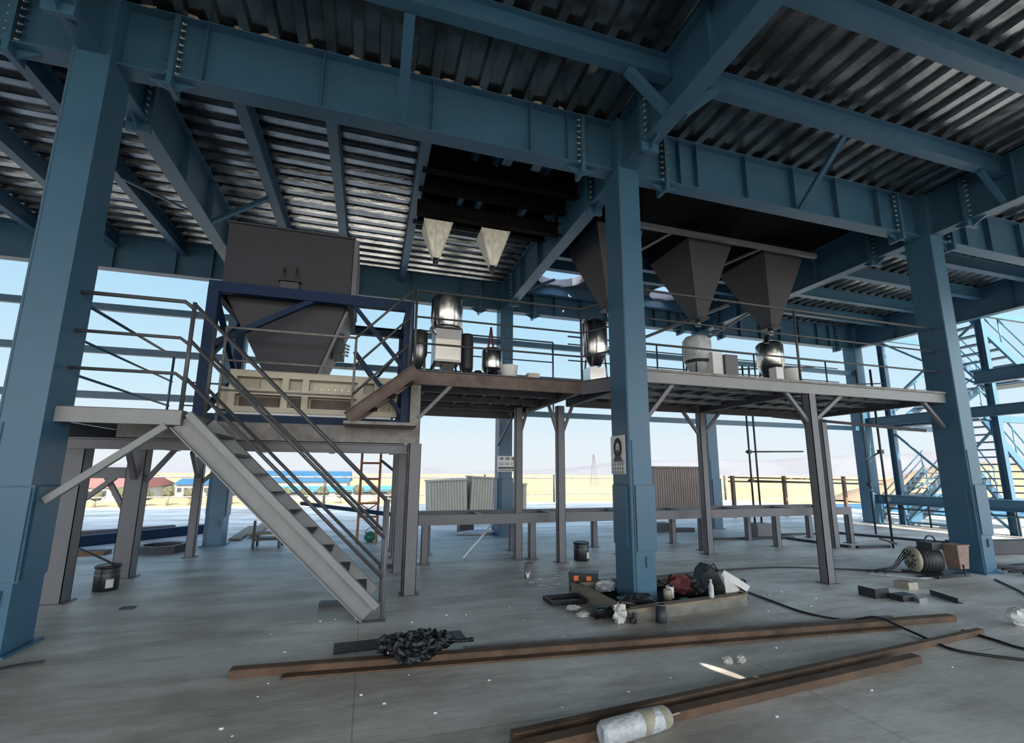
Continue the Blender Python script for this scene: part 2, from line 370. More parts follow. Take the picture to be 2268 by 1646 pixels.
for y, s_ in ((10.3, 'in front of the round roof ring'), (11.0, 'beside the round roof ring'), (12.75, 'behind the round roof ring')):
    joist('x', CX[1] + .02, CX[2] - .02, y, 'blue joist behind the grey hoppers ' + s_)
joist('y', YA + .02, 7.2, 2.02, 'short blue trimmer above the roof opening, left one'); joist('y', YA + .02, 7.2, 2.56, 'short blue trimmer above the roof opening, right one')

# knee braces of the roof
def brace(p0, p1, label, w=.075, m='blue', name='knee_brace', t=.008):
    o = MB().angle(p0, p1, w, t, up=(0, 0, 1)).build(name, m); return tag(o, label, 'brace')
brace((.16, 6.03, 6.56), (.16, 4.85, 7.10), 'blue angle brace rising from the long girder to the first joist, top centre', .13)
brace((7.35, 6.06, 6.56), (7.0, 4.85, 7.10), 'blue angle brace rising from the girder right of the centre column')
brace((3.02, 4.78, 7.08), (3.66, 4.78, 6.56), 'short blue brace left of the broad cross girder', .11)
brace((3.82, 4.72, 6.55), (4.4, 4.72, 7.08), 'short blue brace right of the broad cross girder', .11)
brace((10.1, 4.78, 7.08), (10.66, 4.78, 6.56), 'short blue brace at the right cross girder')
brace((-3.26, 9.95, 6.56), (-2.2, 9.6, 7.08), 'blue brace from the left cross girder to the joist over the big hopper')
brace((-3.44, 9.7, 6.58), (-4.7, 9.7, 7.08), 'thin blue brace left of the left cross girder', .05)
brace((3.8, 11.3, 6.56), (4.7, 11.6, 7.08), 'blue brace under the round roof ring')
brace((10.7, 9.9, 6.56), (9.6, 10.3, 7.08), 'blue brace behind the right grey hopper')

# ------------------------------------------------------------ roof deck
def deck(x0, x1, y0, y1, along, pitch=.355, z=ZD, dep=.075):
    m = MB(); u0, u1, v0, v1 = (y0, y1, x0, x1) if along == 'y' else (x0, x1, y0, y1)
    prof = []; v = v0
    while v < v1 - 1e-6:
        for dv, dz in ((0, 0), (.125, 0), (.155, dep), (.325, dep)):
            if v + dv < v1: prof.append((v + dv, z + dz))
        # small stiffening groove in the pan
        v += pitch
    prof.append((v1, z))
    vs = []; fs = []
    for p, q in prof:
        for u in (u0, u1): vs.append((p, u, q) if along == 'y' else (u, p, q))
    for i in range(len(prof) - 1): fs.append((2 * i, 2 * i + 1, 2 * i + 3, 2 * i + 2))
    m.add(vs, fs)
    # slab poured on the sheet
    m.box(x0, x1, y0, y1, z + dep + .004, z + .19)
    return tag(m.build('ceiling', 'deck', origin=(0, 0, 0)), kind='structure')
for a, b in ((-24.5, CXL), (CXL, CX[0]), (CX[0], CX[1]), (CX[1], CX[2]), (CX[2], CX[3] + .1)):
    deck(a, b, YN, YA, 'y')
deck(-24.5, CXL, YA, YB + .15, 'x'); deck(CXL, CX[0], YA, YB + .15, 'x')
OX0, OX1, OY0, OY1 = .72, 3.45, 7.28, 10.2       # opening over the pale hoppers
deck(CX[0], CX[1], YA, OY0, 'x'); deck(CX[0], CX[1], OY1, YB + .15, 'x'); deck(CX[0], OX0, OY0, OY1, 'x'); deck(OX1, CX[1], OY0, OY1, 'x')
deck(CX[2], CX[3] + .1, YA, YB + .15, 'y')
# dark formwork over the hopper bay, with two round holes towards the back
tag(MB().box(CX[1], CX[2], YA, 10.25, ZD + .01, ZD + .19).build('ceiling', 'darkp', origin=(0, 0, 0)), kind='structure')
HOLES = ((5.12, 12.0, .72), (8.85, 12.05, .66))
def holeplate(x0, x1, y0, y1, cx, cy, r, z0, z1, m, el=None):
    """rectangle with a round (or thin elliptical) hole"""
    B = []
    for a, b in (((x0, y0), (x1, y0)), ((x1, y0), (x1, y1)), ((x1, y1), (x0, y1)), ((x0, y1), (x0, y0))):
        for k in range(16): B.append((a[0] + (b[0] - a[0]) * k / 16, a[1] + (b[1] - a[1]) * k / 16))
    if el:   # ellipse (half length, half width, direction): densify near its tips
        A, Bw, (ux, uy) = el; I = []
        ang = []
        for q in B:
            dx, dy = q[0] - cx, q[1] - cy; u, v = dx * ux + dy * uy, -dx * uy + dy * ux
            t = math.atan2(v, u); I.append((A * math.cos(t), Bw * math.sin(t)))
        I = [(cx + u * ux - v * uy, cy + u * uy + v * ux) for u, v in I]
    else:
        I = []
        for q in B:
            dx, dy = q[0] - cx, q[1] - cy; d = math.hypot(dx, dy); I.append((cx + dx / d * r, cy + dy / d * r))
    n = len(B); vs = []; fs = []
    for p, q in zip(I, B):
        for z in (z0, z1): vs += [(*p, z), (*q, z)]
    for k in range(n):
        a, b = 4 * k, 4 * ((k + 1) % n)
        fs += [(a, a + 1, b + 1, b), (a + 2, b + 2, b + 3, a + 3), (a, b, b + 2, a + 2), (a + 1, a + 3, b + 3, b + 1)]
    return tag(MB().add(vs, fs).build('ceiling', m, origin=(0, 0, 0)), kind='structure')
xm = 7.0
holeplate(CX[1], xm, 10.25, YB + .15, *HOLES[0], ZD, ZD + .19, 'deck'); holeplate(xm, CX[2], 10.25, YB + .15, *HOLES[1], ZD, ZD + .19, 'deck')
for (x, y, r), s_ in zip(HOLES, ('left', 'right')):
    tag(MB().lathe((x, y, ZD - .05), [(r - .005, 0), (r + .012, 0), (r + .012, .25), (r - .005, .25), (r - .005, 0)], 48, caps=False).build('roof_ring', 'grey'),
        'rolled steel ring lining the round roof hole, %s one of the two' % s_, 'ring')
# roof behind the viewer, with one narrow slit that lets a streak of sun in
sx0, sy0, RB = 3.13 + .10 * 12.35, 3.80 - .995 * 12.35, -19.5
HX, HY = 1.5, 1.5
holeplate(sx0 - HX, sx0 + HX, sy0 - HY, sy0 + HY, sx0, sy0, 0, ZD, ZD + .012, 'deck', el=(.23, .05, (.33, -.944)))
for a in ((-24.5, sx0 - HX, RB, YN), (sx0 + HX, 17.9, RB, YN), (sx0 - HX, sx0 + HX, RB, sy0 - HY), (sx0 - HX, sx0 + HX, sy0 + HY, YN)):
    tag(MB().box(*a, ZD, ZD + .02).build('ceiling', 'deck', origin=(0, 0, 0)), kind='structure')
tag(MB().box(-24.5, 17.9, YN - .03, YN - .002, ZD + .021, ZD + .27).build('ceiling', 'deck', origin=(0, 0, 0)), kind='structure')  # upright strip added to stop sun leaking in through the deck flutes
# dark steel frame and boarding inside the roof opening
t = thing('roof_opening_frame', ((OX0 + OX1) / 2, (OY0 + OY1) / 2, ZJ), 'dark brown boarded shaft with steel bearers above the two pale hoppers', 'frame')
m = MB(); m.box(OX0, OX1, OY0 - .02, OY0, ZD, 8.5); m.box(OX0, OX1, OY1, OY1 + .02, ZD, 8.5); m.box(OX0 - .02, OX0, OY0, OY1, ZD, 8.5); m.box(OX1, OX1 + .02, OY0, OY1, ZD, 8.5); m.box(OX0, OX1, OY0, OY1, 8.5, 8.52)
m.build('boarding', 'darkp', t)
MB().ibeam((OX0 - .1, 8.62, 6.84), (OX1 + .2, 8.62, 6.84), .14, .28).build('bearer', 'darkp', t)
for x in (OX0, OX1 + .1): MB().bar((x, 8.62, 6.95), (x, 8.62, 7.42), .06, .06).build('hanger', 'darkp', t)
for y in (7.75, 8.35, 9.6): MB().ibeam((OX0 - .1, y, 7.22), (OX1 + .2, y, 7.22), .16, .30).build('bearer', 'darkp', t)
for x in (1.55, 1.95, 2.95): MB().ibeam((x, OY0, 7.47), (x, OY1, 7.47), .10, .16).build('hanger_beam', 'blue', t)

# ------------------------------------------------------------ girts on the back row
for z, s_ in ((5.57, 'topmost'), (4.52, 'middle'), (3.45, 'lowest')):
    for a, b, q in ((-17, CX[0] - .2, 'left of the back-left column'), (CX[0] + .2, CX[1] - .2, 'behind the hopper frame'), (CX[1] + .2, CX[2] - .2, 'behind the right mezzanine'), (CX[2] + .2, CX[3] - .2, 'beyond the right mezzanine end')):
        tag(MB().box(a, b, YB - .06, YB + .06, z - .08, z + .08).build('wall_girt', 'blue'), '%s blue wall girt %s' % (s_, q), 'girt', 'wall girts along the back row')

# ------------------------------------------------------------ railings helper
def railing(label, pts, zs, posts, m='railg', r=.021, zf=None, name='railing'):
    """pts: polyline (x,y) with floor z; zs: rail heights above it; posts: list of (x,y,z)"""
    c = Vector(pts[0]); t = thing(name, c, label, 'railing')
    for h in zs: MB().tube([(p[0], p[1], p[2] + h) for p in pts], r if h == max(zs) else r * .8, 8).build('rail', m, t)
    for p in posts: MB().tube([(p[0], p[1], p[2]), (p[0], p[1], p[2] + max(zs))], r, 8).build('post', m, t)
    return t
# ------------------------------------------------------------ right mezzanine
ZM = 3.30; RX0, RX1, RY0, RY1 = 3.90, 10.56, 6.1, 9.05
t = thing('mezzanine_platform', (7.2, 7.6, 3.0), 'long grey mezzanine platform between the centre and right columns', 'platform')
MB().box(RX0, RX1, RY0 + .01, RY1, ZM - .03, ZM).build('deck_plate', 'greyd', t)
MB().box(RX0, RX1, RY0 - .02, RY0 + .0, ZM - .028, ZM + .012).build('toe_angle', 'rustg', t)
MB().channel((RX0, RY0 + .04, ZM - .115), (RX1, RY0 + .04, ZM - .115), .07, .17, side=1).build('edge_beam', 'greyl', t)
MB().channel((RX0, RY1 - .04, ZM - .115), (RX1 + .4, RY1 - .04, ZM - .115), .07, .17, side=-1).build('edge_beam', 'railg', t)
for x in (RX0 + .06, 7.2, RX1 - .06): MB().ibeam((x, RY0 + .08, ZM - .115), (x, RY1 - .08, ZM - .115), .10, .165).build('cross_beam', 'greyd', t)
for k in range(15):
    x = RX0 + .45 + k * .43
    MB().angle((x, RY0 + .08, ZM - .055), (x, RY1 - .08, ZM - .055), .05, .005).build('deck_rib', 'greyl', t)
for y in (6.9, 7.6, 8.3): MB().angle((RX0, y, ZM - .08), (RX1, y, ZM - .08), .06, .006).build('stringer_angle', 'greyl', t)
for a, b in (((4.5, 6.2, 3.13), (3.9, 6.2, 2.45)), ((6.7, 6.18, 3.13), (7.14, 6.18, 2.62)), ((7.98, 6.18, 3.13), (7.26, 6.18, 2.62)), ((10.05, 6.2, 3.13), (10.56, 6.2, 2.64)),
             ((6.75, 9.0, 3.13), (7.16, 9.0, 2.6)), ((7.75, 9.0, 3.13), (7.26, 9.0, 2.6)), ((10.2, 9.0, 3.13), (10.62, 9.0, 2.62)), ((9.2, 8.9, 3.1), (10.55, 6.5, 2.6))):
    MB().bar(a, b, .06, .06).build('knee_brace', 'grey', t)
def leg(x, y, ztop, w=.15, plate=True, m='grey', par=None, name='leg'):
    a = MB(); a.box(x - w / 2, x + w / 2, y - w / 2, y - w / 2 + .012, .012, ztop); a.box(x - w / 2, x + w / 2, y + w / 2 - .012, y + w / 2, .012, ztop); a.box(x - .006, x + .006, y - w / 2 + .012, y + w / 2 - .012, .012, ztop)
    a.box(x - w / 2, x - w / 2 + .008, y - w / 2, y + w / 2, .012, ztop); a.box(x + w / 2 - .008, x + w / 2, y - w / 2, y + w / 2, .012, ztop)
    o = a.build(name, m, par)
    if plate: MB().box(x - w / 2 - .05, x + w / 2 + .05, y - w / 2 - .05, y + w / 2 + .05, 0, .014).build('base_plate', m, o)
    return o
for x, y in ((7.22, 6.18), (7.22, 9.0), (10.85, 9.0)): leg(x, y, 3.10, .15, par=t)
railing('grey pipe railing on the front edge of the right mezzanine', [(3.9, 6.15, ZM), (10.56, 6.15, ZM)], (1.30, .83, .42), [(7.05, 6.15, ZM)], 'railg')
railing('dark pipe railing on the rear edge of the right mezzanine', [(3.95, 9.0, ZM), (11.6, 9.0, ZM)], (1.33, 1.16, .8), [(6.15, 9, ZM), (6.85, 9, ZM), (8.9, 9, ZM), (11.2, 9, ZM)], 'railb', .018)

# ------------------------------------------------------------ left mezzanine (machines)
LX0, LX1, LY0, LY1 = .56, 3.45, 7.25, 11.4
t = thing('mezzanine_platform', (2.0, 9.3, 3.0), 'grey mezzanine platform with a brown edge carrying the steel feeder, left of the centre column', 'platform')
MB().box(LX0, LX1, LY0, LY1, ZM - .02, ZM).build('deck_plate', 'greyd', t)
MB().prism([(LX1, LY0, ZM - .02), (3.95, 6.45, ZM - .02), (3.95, LY1 - 2.3, ZM - .02), (LX1, LY1 - 2.3, ZM - .02)], (0, 0, .02)).build('deck_plate', 'greyd', t)
MB().channel((LX0, LY0 + .03, ZM - .13), (LX1 + .02, LY0 + .03, ZM - .13), .07, .20, side=1).build('edge_beam', 'brown', t)
MB().channel((LX1, LY0 + .02, ZM - .13), (3.92, 6.48, ZM - .13), .07, .20, side=1).build('edge_beam', 'grey', t)
MB().channel((LX0, LY1 - .03, ZM - .13), (LX1, LY1 - .03, ZM - .13), .07, .20, side=-1).build('edge_beam', 'grey', t)
for x in (LX0 + .05, LX1 - .05): MB().ibeam((x, LY0 + .06, ZM - .13), (x, LY1 - .06, ZM - .13), .10, .19).build('cross_beam', 'greyd', t)
for y in (8.3, 9.3, 10.35): MB().ibeam((LX0, y, ZM - .10), (LX1, y, ZM - .10), .09, .14).build('cross_beam', 'greyd', t)
for k in range(7):
    x = LX0 + .36 + k * .40
    MB().angle((x, LY0 + .06, ZM - .05), (x, LY1 - .06, ZM - .05), .05, .005).build('deck_rib', 'greyl', t)
for x, y in ((3.03, 9.6), (3.74, 9.0)):
    leg(x, y, 3.1, .15, par=t)
leg(.62, 11.3, 3.1, .15, par=t)
for a, b in (((1.22, 7.32, 3.12), (.70, 7.32, 2.55)), ((3.5, 9.0, 3.1), (3.70, 9.0, 2.5)), ((4.02, 9.0, 3.1), (3.80, 9.0, 2.55)), ((3.24, 9.6, 3.1), (3.09, 9.6, 2.6)), ((3.4, 11.3, 3.1), (3.5, 13.0, 2.5))):
    MB().bar(a, b, .055, .055).build('knee_brace', 'grey', t)
railing('grey pipe railing in front of the steel feeder', [(LX0 + .03, LY0 + .03, ZM), (LX1, LY0 + .03, ZM), (3.9, 6.5, ZM)], (1.30, .86, .43), [(LX0 + .03, LY0 + .03, ZM), (LX1, LY0 + .03, ZM)], 'railg')
railing('dark pipe railing on the back edge of the feeder mezzanine', [(LX0, 11.37, ZM), (4.55, 11.37, ZM)], (1.88, 1.33, .9), [(4.55, 11.37, ZM)], 'railb', .022)
railing('dark pipe railing on the side of the feeder mezzanine behind the white bucket', [(4.5, 11.3, ZM + .5), (3.6, 9.0, ZM - .02)], (1.1, .6), [(3.6, 9.0, ZM)], 'railb', .018)

# ------------------------------------------------------------ machine platform and landing
ZP = 2.40
t = thing('machine_platform', (-1.3, 9, 2.0), 'lower platform of rusty grey beams carrying the cream machine and the blue hopper frame', 'platform')
MB().box(-3.9, .56, 7.3, 11.6, ZP - .03, ZP).build('deck_plate', 'greyd', t)
MB().channel((-3.1, 7.28, 2.27), (.66, 7.28, 2.27), .08, .24, side=1).build('edge_beam', 'rustg', t)
MB().channel((-3.9, 11.6, 2.27), (.56, 11.6, 2.27), .08, .22, side=-1).build('edge_beam', 'grey', t)
MB().ibeam((-3.9, 7.36, 2.07), (.64, 7.36, 2.07), .12, .14).build('lower_beam', 'grey', t)
MB().ibeam((-3.9, 9.0, 2.24), (.6, 9.0, 2.24), .12, .24).build('lower_beam', 'grey', t)
for x in (-3.84, -2.2, -.8, .5): MB().ibeam((x, 7.35, 2.24), (x, 11.6, 2.24), .10, .22).build('cross_beam', 'grey', t)
leg(.64, 7.40, 3.08, .17, par=t, m='rustg', name='upper_post', plate=False).hide_render = False
leg(.66, 7.27, 2.15, .17, par=t); leg(.58, 8.85, 2.12, .15, par=t); leg(.62, 10.4, 2.12, .13, par=t)
leg(-3.36, 11.5, 2.15, .15, par=t); leg(-3.72, 9.62, 2.15, .25, par=t); leg(-3.86, 8.1, 2.15, .24, par=t)
for a, b in (((-3.72, 9.1, 2.13), (-3.72, 9.5, 1.6)), ((-3.2, 9.62, 2.13), (-3.6, 9.62, 1.55)), ((-4.15, 9.62, 1.62), (-3.85, 9.62, 1.1)), ((-4.55, 9.55, 1.1), (-4.0, 9.55, 1.62)), ((-3.36, 10.9, 2.1), (-3.36, 11.4, 1.6)), ((-3.0, 11.5, 1.8), (-3.3, 11.5, 1.5))):
    MB().bar(a, b, .07, .07).build('knee_brace', 'grey', t)
MB().box(-4.9, -3.6, 9.5, 9.62, 1.60, 1.78).build('low_beam', 'grey', t)
MB().bar((-4.3, 8.3, 2.1), (-3.9, 8.15, 1.6), .07, .07).build('knee_brace', 'grey', t)
# landing
t = thing('stair_landing', (-2.6, 6.6, 2.2), 'light grey landing at the head of the stairs beside the left column', 'platform')
MB().box(-3.17, -2.03, 6.1, 7.22, ZP - .025, ZP).build('deck_plate', 'greyd', t)
MB().channel((-3.17, 6.12, 2.31), (-2.03, 6.12, 2.31), .07, .16, side=1).build('edge_beam', 'greyl', t)
MB().channel((-2.06, 6.1, 2.31), (-2.06, 7.22, 2.31), .07, .16, side=1).build('edge_beam', 'grey', t)
for y in (6.5, 6.9): MB().angle((-3.17, y, 2.33), (-2.1, y, 2.33), .06, .006).build('deck_rib', 'greyl', t)
MB().bar((-2.16, 6.10, 2.22), (-3.12, 6.10, 1.42), .07, .07).build('knee_brace', 'greyl', t)
railing('grey pipe railing around the stair landing by the left column', [(-3.15, 6.15, ZP), (-2.16, 6.15, ZP), (-2.05, 6.15, ZP - .08)], (1.28, .84, .42), [(-2.06, 6.15, ZP)], 'railg', .024)
railing('dark pipe railing running back along the left side of the lower platform', [(-3.32, 6.5, ZP), (-3.32, 9.35, ZP)], (1.27, .84, .42), [(-3.32, 9.3, ZP)], 'railb', .02)
railing('dark pipe railing in front of the cream machine', [(-2.0, 7.22, ZP), (-.28, 7.22, ZP)], (1.31, .84, .42), [(-2.0, 7.22, ZP), (-.28, 7.22, ZP)], 'rustg', .018)
railing('dark pipe railing along the far edge of the lower platform', [(-3.9, 11.55, ZP), (.5, 11.55, ZP)], (1.2, .7), [(-2.9, 11.55, ZP), (-1.4, 11.55, ZP)], 'railb', .02)

# ------------------------------------------------------------ main stair
t = thing('steel_staircase', (.2, 6.5, 0), 'grey steel staircase leading down from the landing to the floor', 'staircase')
A0, A1 = V(-2.03, 6.12, 2.31), V(.17, 6.12, .0)
for y, sd in ((6.13, 1), (6.98, -1)):
    p0, p1 = V(-2.03, y, 2.29), V(.12, y, .10)
    MB().channel(p0, p1, .085, .27, side=-sd, t=.012).build('stringer', 'greyl', t)
    if sd == 1: MB().bar(p0, p1, .055, .075, off=(.045, .10)).build('top_flange', 'greyl', t)
    MB().box(-.02, .30, y - .06, y + .06, 0, .012).build('foot_plate', 'grey', t)
n = 9
for k in range(n):
    q = (k + 1) / (n + 1); x = -2.03 + 2.2 * q; z = 2.36 - 2.3 * q
    MB().box(x - .12, x + .12, 6.17, 6.94, z, z + .03).build('tread', 'greyd', t)
for y, s_ in ((6.15, 'near'), (6.96, 'far')):
    r = thing('stair_railing', (.2, y, 0), 'grey pipe railing on the %s side of the main staircase' % s_, 'railing')
    for zt, zb in ((3.66, 1.38), (3.22, .94), (2.78, .48)):
        MB().tube([(-2.06, y, zt), (.24, y, zb)], .021, 8).build('rail', 'railg', r)
    MB().tube([(.26, y, .01), (.26, y, 1.40)], .023, 8).build('post', 'grey', r)
    if s_ == 'far': MB().tube([(-2.06, y, 2.4), (-2.06, y, 3.66)], .023, 8).build('post', 'railg', r)
# short rusty stair to mezzanine
t = thing('short_staircase', (.2, 7.1, ZP), 'short rusty staircase rising from the lower platform to the feeder mezzanine', 'staircase')
for y in (6.62, 7.16): MB().channel((-.30, y, 2.44), (.58, y, 3.16), .07, .17, side=-1 if y < 7 else 1).build('stringer', 'brown', t)
for k in range(3): MB().box(-.15 + k * .24, .08 + k * .24, 6.65, 7.13, 2.6 + k * .2, 2.62 + k * .2).build('tread', 'brown', t)
MB().box(-.35, .62, 6.6, 7.2, 2.36, 2.40).build('foot_plate', 'rustg', t)
r = thing('stair_railing', (-.28, 7.1, ZP), 'brown pipe railing on the short rusty staircase', 'railing')
for h in (0, .43, .86): MB().tube([(-.28, 7.18, 3.70 - h), (.52, 7.18, 4.56 - h)], .018, 8).build('rail', 'railg', r)
MB().tube([(.5, 7.18, 3.2), (.52, 7.18, 4.56)], .018, 8).build('post', 'railg', r)

# ------------------------------------------------------------ hopper frame
FX0, FX1, FY0, FY1 = -2.27, .50, 7.45, 9.05
t = thing('hopper_support_frame', (-.9, 8.2, ZP), 'dark blue steel frame with crossed braces around the big hopper', 'frame')
for x in (FX0, FX1):
    for y in (FY0, FY1):
        MB().bar((x, y, ZP), (x, y, 4.36), .14, .14).build('post', 'blued', t)
for y in (FY0, FY1): MB().channel((FX0 - .07, y, 4.36), (FX1 + .07, y, 4.36), .12, .16, side=1 if y == FY0 else -1).build('top_beam', 'blued', t)
for x in (FX0, FX1, -.42): MB().channel((x, FY0, 4.34), (x, FY1, 4.34), .10, .14).build('top_beam', 'blued', t)
MB().bar((-2.2, FY0, 3.52), (-.95, FY0, 4.30), .08, .08).build('brace', 'blued', t)
for (a, b) in (((-.36, FY0, 4.3), (.44, FY0, 3.35)), ((-.30, FY0, 3.55), (.44, FY0, 2.62))): MB().bar(a, b, .06, .06).build('brace', 'blued', t)
for (a, b) in (((-.36, FY1, 2.9), (.44, FY1, 4.0)), ((-.36, FY1, 3.9), (.44, FY1, 2.8))): MB().bar(a, b, .05, .05).build('brace', 'blued', t)
for (a, b) in (((FX0, FY0, 3.3), (FX0, FY1, 4.3)), ((FX0, FY0, 4.3), (FX0, FY1, 3.3)), ((FX0, FY1, 3.3), (FX0, FY0, 2.5)), ((FX1, FY0, 2.8), (FX1, FY1, 4.1)), ((FX1, FY0, 4.1), (FX1, FY1, 2.8))):
    MB().bar(a, b, .07, .07).build('brace', 'blued', t)
MB().channel((FX0 - .05, FY0 + .02, ZP + .06), (FX1 + .05, FY0 + .02, ZP + .06), .10, .12).build('base_beam', 'blued', t)
MB().channel((FX0 - .05, FY1, ZP + .06), (FX1 + .05, FY1, ZP + .06), .10, .12).build('base_beam', 'blued', t)

# big hopper
t = thing('feed_hopper', (-1.3, 8.4, 3.3), 'big dark grey rectangular hopper tapering into the cream machine', 'hopper')
bx0, bx1, by0, by1 = -2.26, -.44, 7.68, 9.0
m = MB(); m.box(bx0, bx1, by0, by1, 4.46, 5.52); m.build('bin', 'hop', t)
MB().frustum((-1.62, -.90, 7.95, 8.75), 3.2, (bx0, bx1, by0, by1), 4.46).build('cone', 'hop', t)
MB().box(bx0 - .03, bx1 + .03, by0 - .03, by1 + .03, 5.50, 5.53).build('top_rim', 'hop', t)
o = MB().box(-1.46, -1.20, 7.60, 7.68, 4.50, 4.62).build('bracket', 'greyd', t)
MB().box(-1.49, -1.17, 7.58, 7.675, 4.63, 4.65).build('shelf_plate', 'darkst', o)
for x in (-1.42, -1.24): MB().tube([(x, 7.62, 4.62), (x, 7.62, 4.86)], .014, 8).build('stud', 'darkst', o)
# paler side plate with gate on the right slope
sl0, sl1 = V(-.43, 7.66, 4.52), V(-.86, 7.93, 3.24)
m = MB(); m.prism([(-.425, 7.68, 4.46), (-.885, 7.93, 3.2), (-.885, 8.75, 3.2), (-.425, 9.0, 4.46)], (.05, 0, .0)); m.build('side_plate', 'grey', t)
m = MB(); m.prism([(-.36, 7.67, 4.47), (-.36, 7.67, 5.5), (-.36, 8.9, 5.5), (-.36, 8.9, 4.47)], (-.07, 0, 0)); m.build('side_plate', 'grey', t)
o = MB().box(-.66, -.50, 8.0, 8.4, 3.58, 3.98).build('slide_gate', 'darkst', t)
for k in range(4): MB().tube([(-.55, 8.0 + .1 * k, 3.65 + .08 * k), (-.42, 8.0 + .1 * k, 3.60 + .08 * k)], .018, 8).build('gate_bolt', 'bolt', o)

# cream machine
t = thing('vibrating_machine', (-.8, 8.2, ZP), 'cream painted long machine frame with rectangular recesses under the big hopper', 'machine')
mx0, mx1, my0, my1 = -2.0, .38, 7.62, 8.95
m = MB(); m.box(mx0 + .03, mx1 - .03, my0 + .16, my1, 2.60, 3.16)
m.build('body', 'cream', t)
fr = MB()
for z0, z1 in ((3.10, 3.20), (2.84, 2.93), (2.58, 2.66)): fr.box(mx0, mx1, my0, my0 + .159, z0, z1)
for x in (mx0, -1.30, -1.02, .02 - .25, .02, mx1 - .1): fr.box(x, x + .09, my0 + .001, my0 + .158, 2.60, 3.15)
fr.build('front_frame', 'cream', t)
for x0, x1 in ((-1.88, -1.34), (-1.18, -1.04), (-.9, -.30)):
    MB().box(x0, x1, my0 + .13, my0 + .1595, 2.68, 2.82).build('slot', 'brown', t)
for x0, x1 in ((-1.87, -1.62), (-.05, .0), (.13, .27)):
    MB().box(x0, x1, my0 + .12, my0 + .1595, 2.95, 3.08).build('recess_panel', 'beige', t)
for k in range(7): MB().tube([(-.86 + .1 * k, my0 + .16, 2.985), (-.86 + .1 * k, my0 + .14, 2.985)], .012, 6).build('bolt', 'bolt', t)
MB().box(-2.13, -1.98, 7.72, 8.6, 2.62, 2.95).build('end_housing', 'cream', t)
for x in (-1.7, -.3): MB().box(x, x + .2, 7.75, 8.85, 2.40, 2.60).build('foot', 'white', t)
MB().box(-1.5, -.95, 7.9, 8.8, 3.16, 3.20).build('inlet_flange', 'cream', t)
MB().box(-1.95, .3, 7.66, 7.7, 2.50, 2.58).build('foot_rail', 'white', t)

# ------------------------------------------------------------ grey pyramid hoppers
for (x0, x1), s_ in (((4.35, 5.5), 'leftmost of three, half hidden by the centre column'), ((6.65, 7.85), 'middle one of three'), ((8.8, 10.0), 'rightmost of three')):
    t = thing('pyramid_hopper', ((x0 + x1) / 2, 8.9, 5.25), 'dark grey inverted pyramid hopper, ' + s_, 'hopper', None)
    cx = (x0 + x1) / 2
    MB().frustum((cx - .12, cx + .12, 8.75, 9.05), 5.35, (x0, x1, 8.3, 9.85), 7.02).build('cone', 'hop', t)
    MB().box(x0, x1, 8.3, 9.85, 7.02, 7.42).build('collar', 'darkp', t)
    MB().box(cx - .98, cx + .98, 8.2, 9.95, ZD + .20, 10.6).build('sun_blocker_box', 'hop', t)  # unseen box added above the roof to keep sun out of the round holes
    MB().box(cx - .17, cx + .17, 8.70, 9.10, 5.29, 5.35).build('outlet_flange', 'darkst', t)
    MB().lathe((cx, 8.9, 5.15), [(.06, 0), (.06, .14)], 16).build('outlet_pipe', 'inoxd', t)
tag(MB().angle((4.9, 8.05, 6.95), (10.1, 8.05, 6.95), .10, .01).build('hanger_rail', 'grey'), 'long light grey angle running in front of the pyramid hopper tops', 'rail')
for x, s_ in ((5.75, 'first'), (8.2, 'second')):
    tag(MB().angle((x + .3, 8.1, 6.95), (x - .1, 9.9, 6.95), .08, .01).build('hanger_angle', 'grey'), 'grey diagonal angle between the pyramid hoppers, %s from the left' % s_, 'angle')
tag(MB().bar((7.6, 12.6, 5.75), (9.1, 9.9, 6.25), .07, .07).build('tie_bar', 'grey'), 'light grey tie bar behind the middle pyramid hopper', 'bar')
tag(MB().bar((9.8, 12.4, 5.75), (10.72, 10.8, 6.53), .06, .06).build('tie_bar', 'grey'), 'light grey tie bar behind the right pyramid hopper outlet', 'bar')
# pale small hoppers
for x0, x1, s_ in ((.78, 1.34, 'left'), (1.94, 2.54, 'right')):
    t = thing('pale_hopper', ((x0 + x1) / 2, 8.95, 5.95), 'small pale sheet hopper hanging from the roof opening, %s of the pair' % s_, 'hopper')
    cx = (x0 + x1) / 2
    MB().frustum((cx - .07, cx + .07, 8.9, 9.04), 5.98, (x0, x1, 8.7, 9.28), 6.68).build('cone', 'hopw', t)
    for sx_ in (x0, x1): MB().bar((cx + (.07 if sx_ == x1 else -.07), 8.895, 5.98), (sx_, 8.695, 6.68), .02, .02).build('corner_angle', 'hopw', t)
    for hx in (x0 + .03, x1 - .03): MB().tube([(hx, 8.74, 6.66), (hx, 8.74, 7.42)], .012, 6).build('hanger_rod', 'darkst', t)
    MB().lathe((cx, 8.97, 5.86), [(.055, 0), (.055, .12)], 14).build('outlet_pipe', 'dark', t)

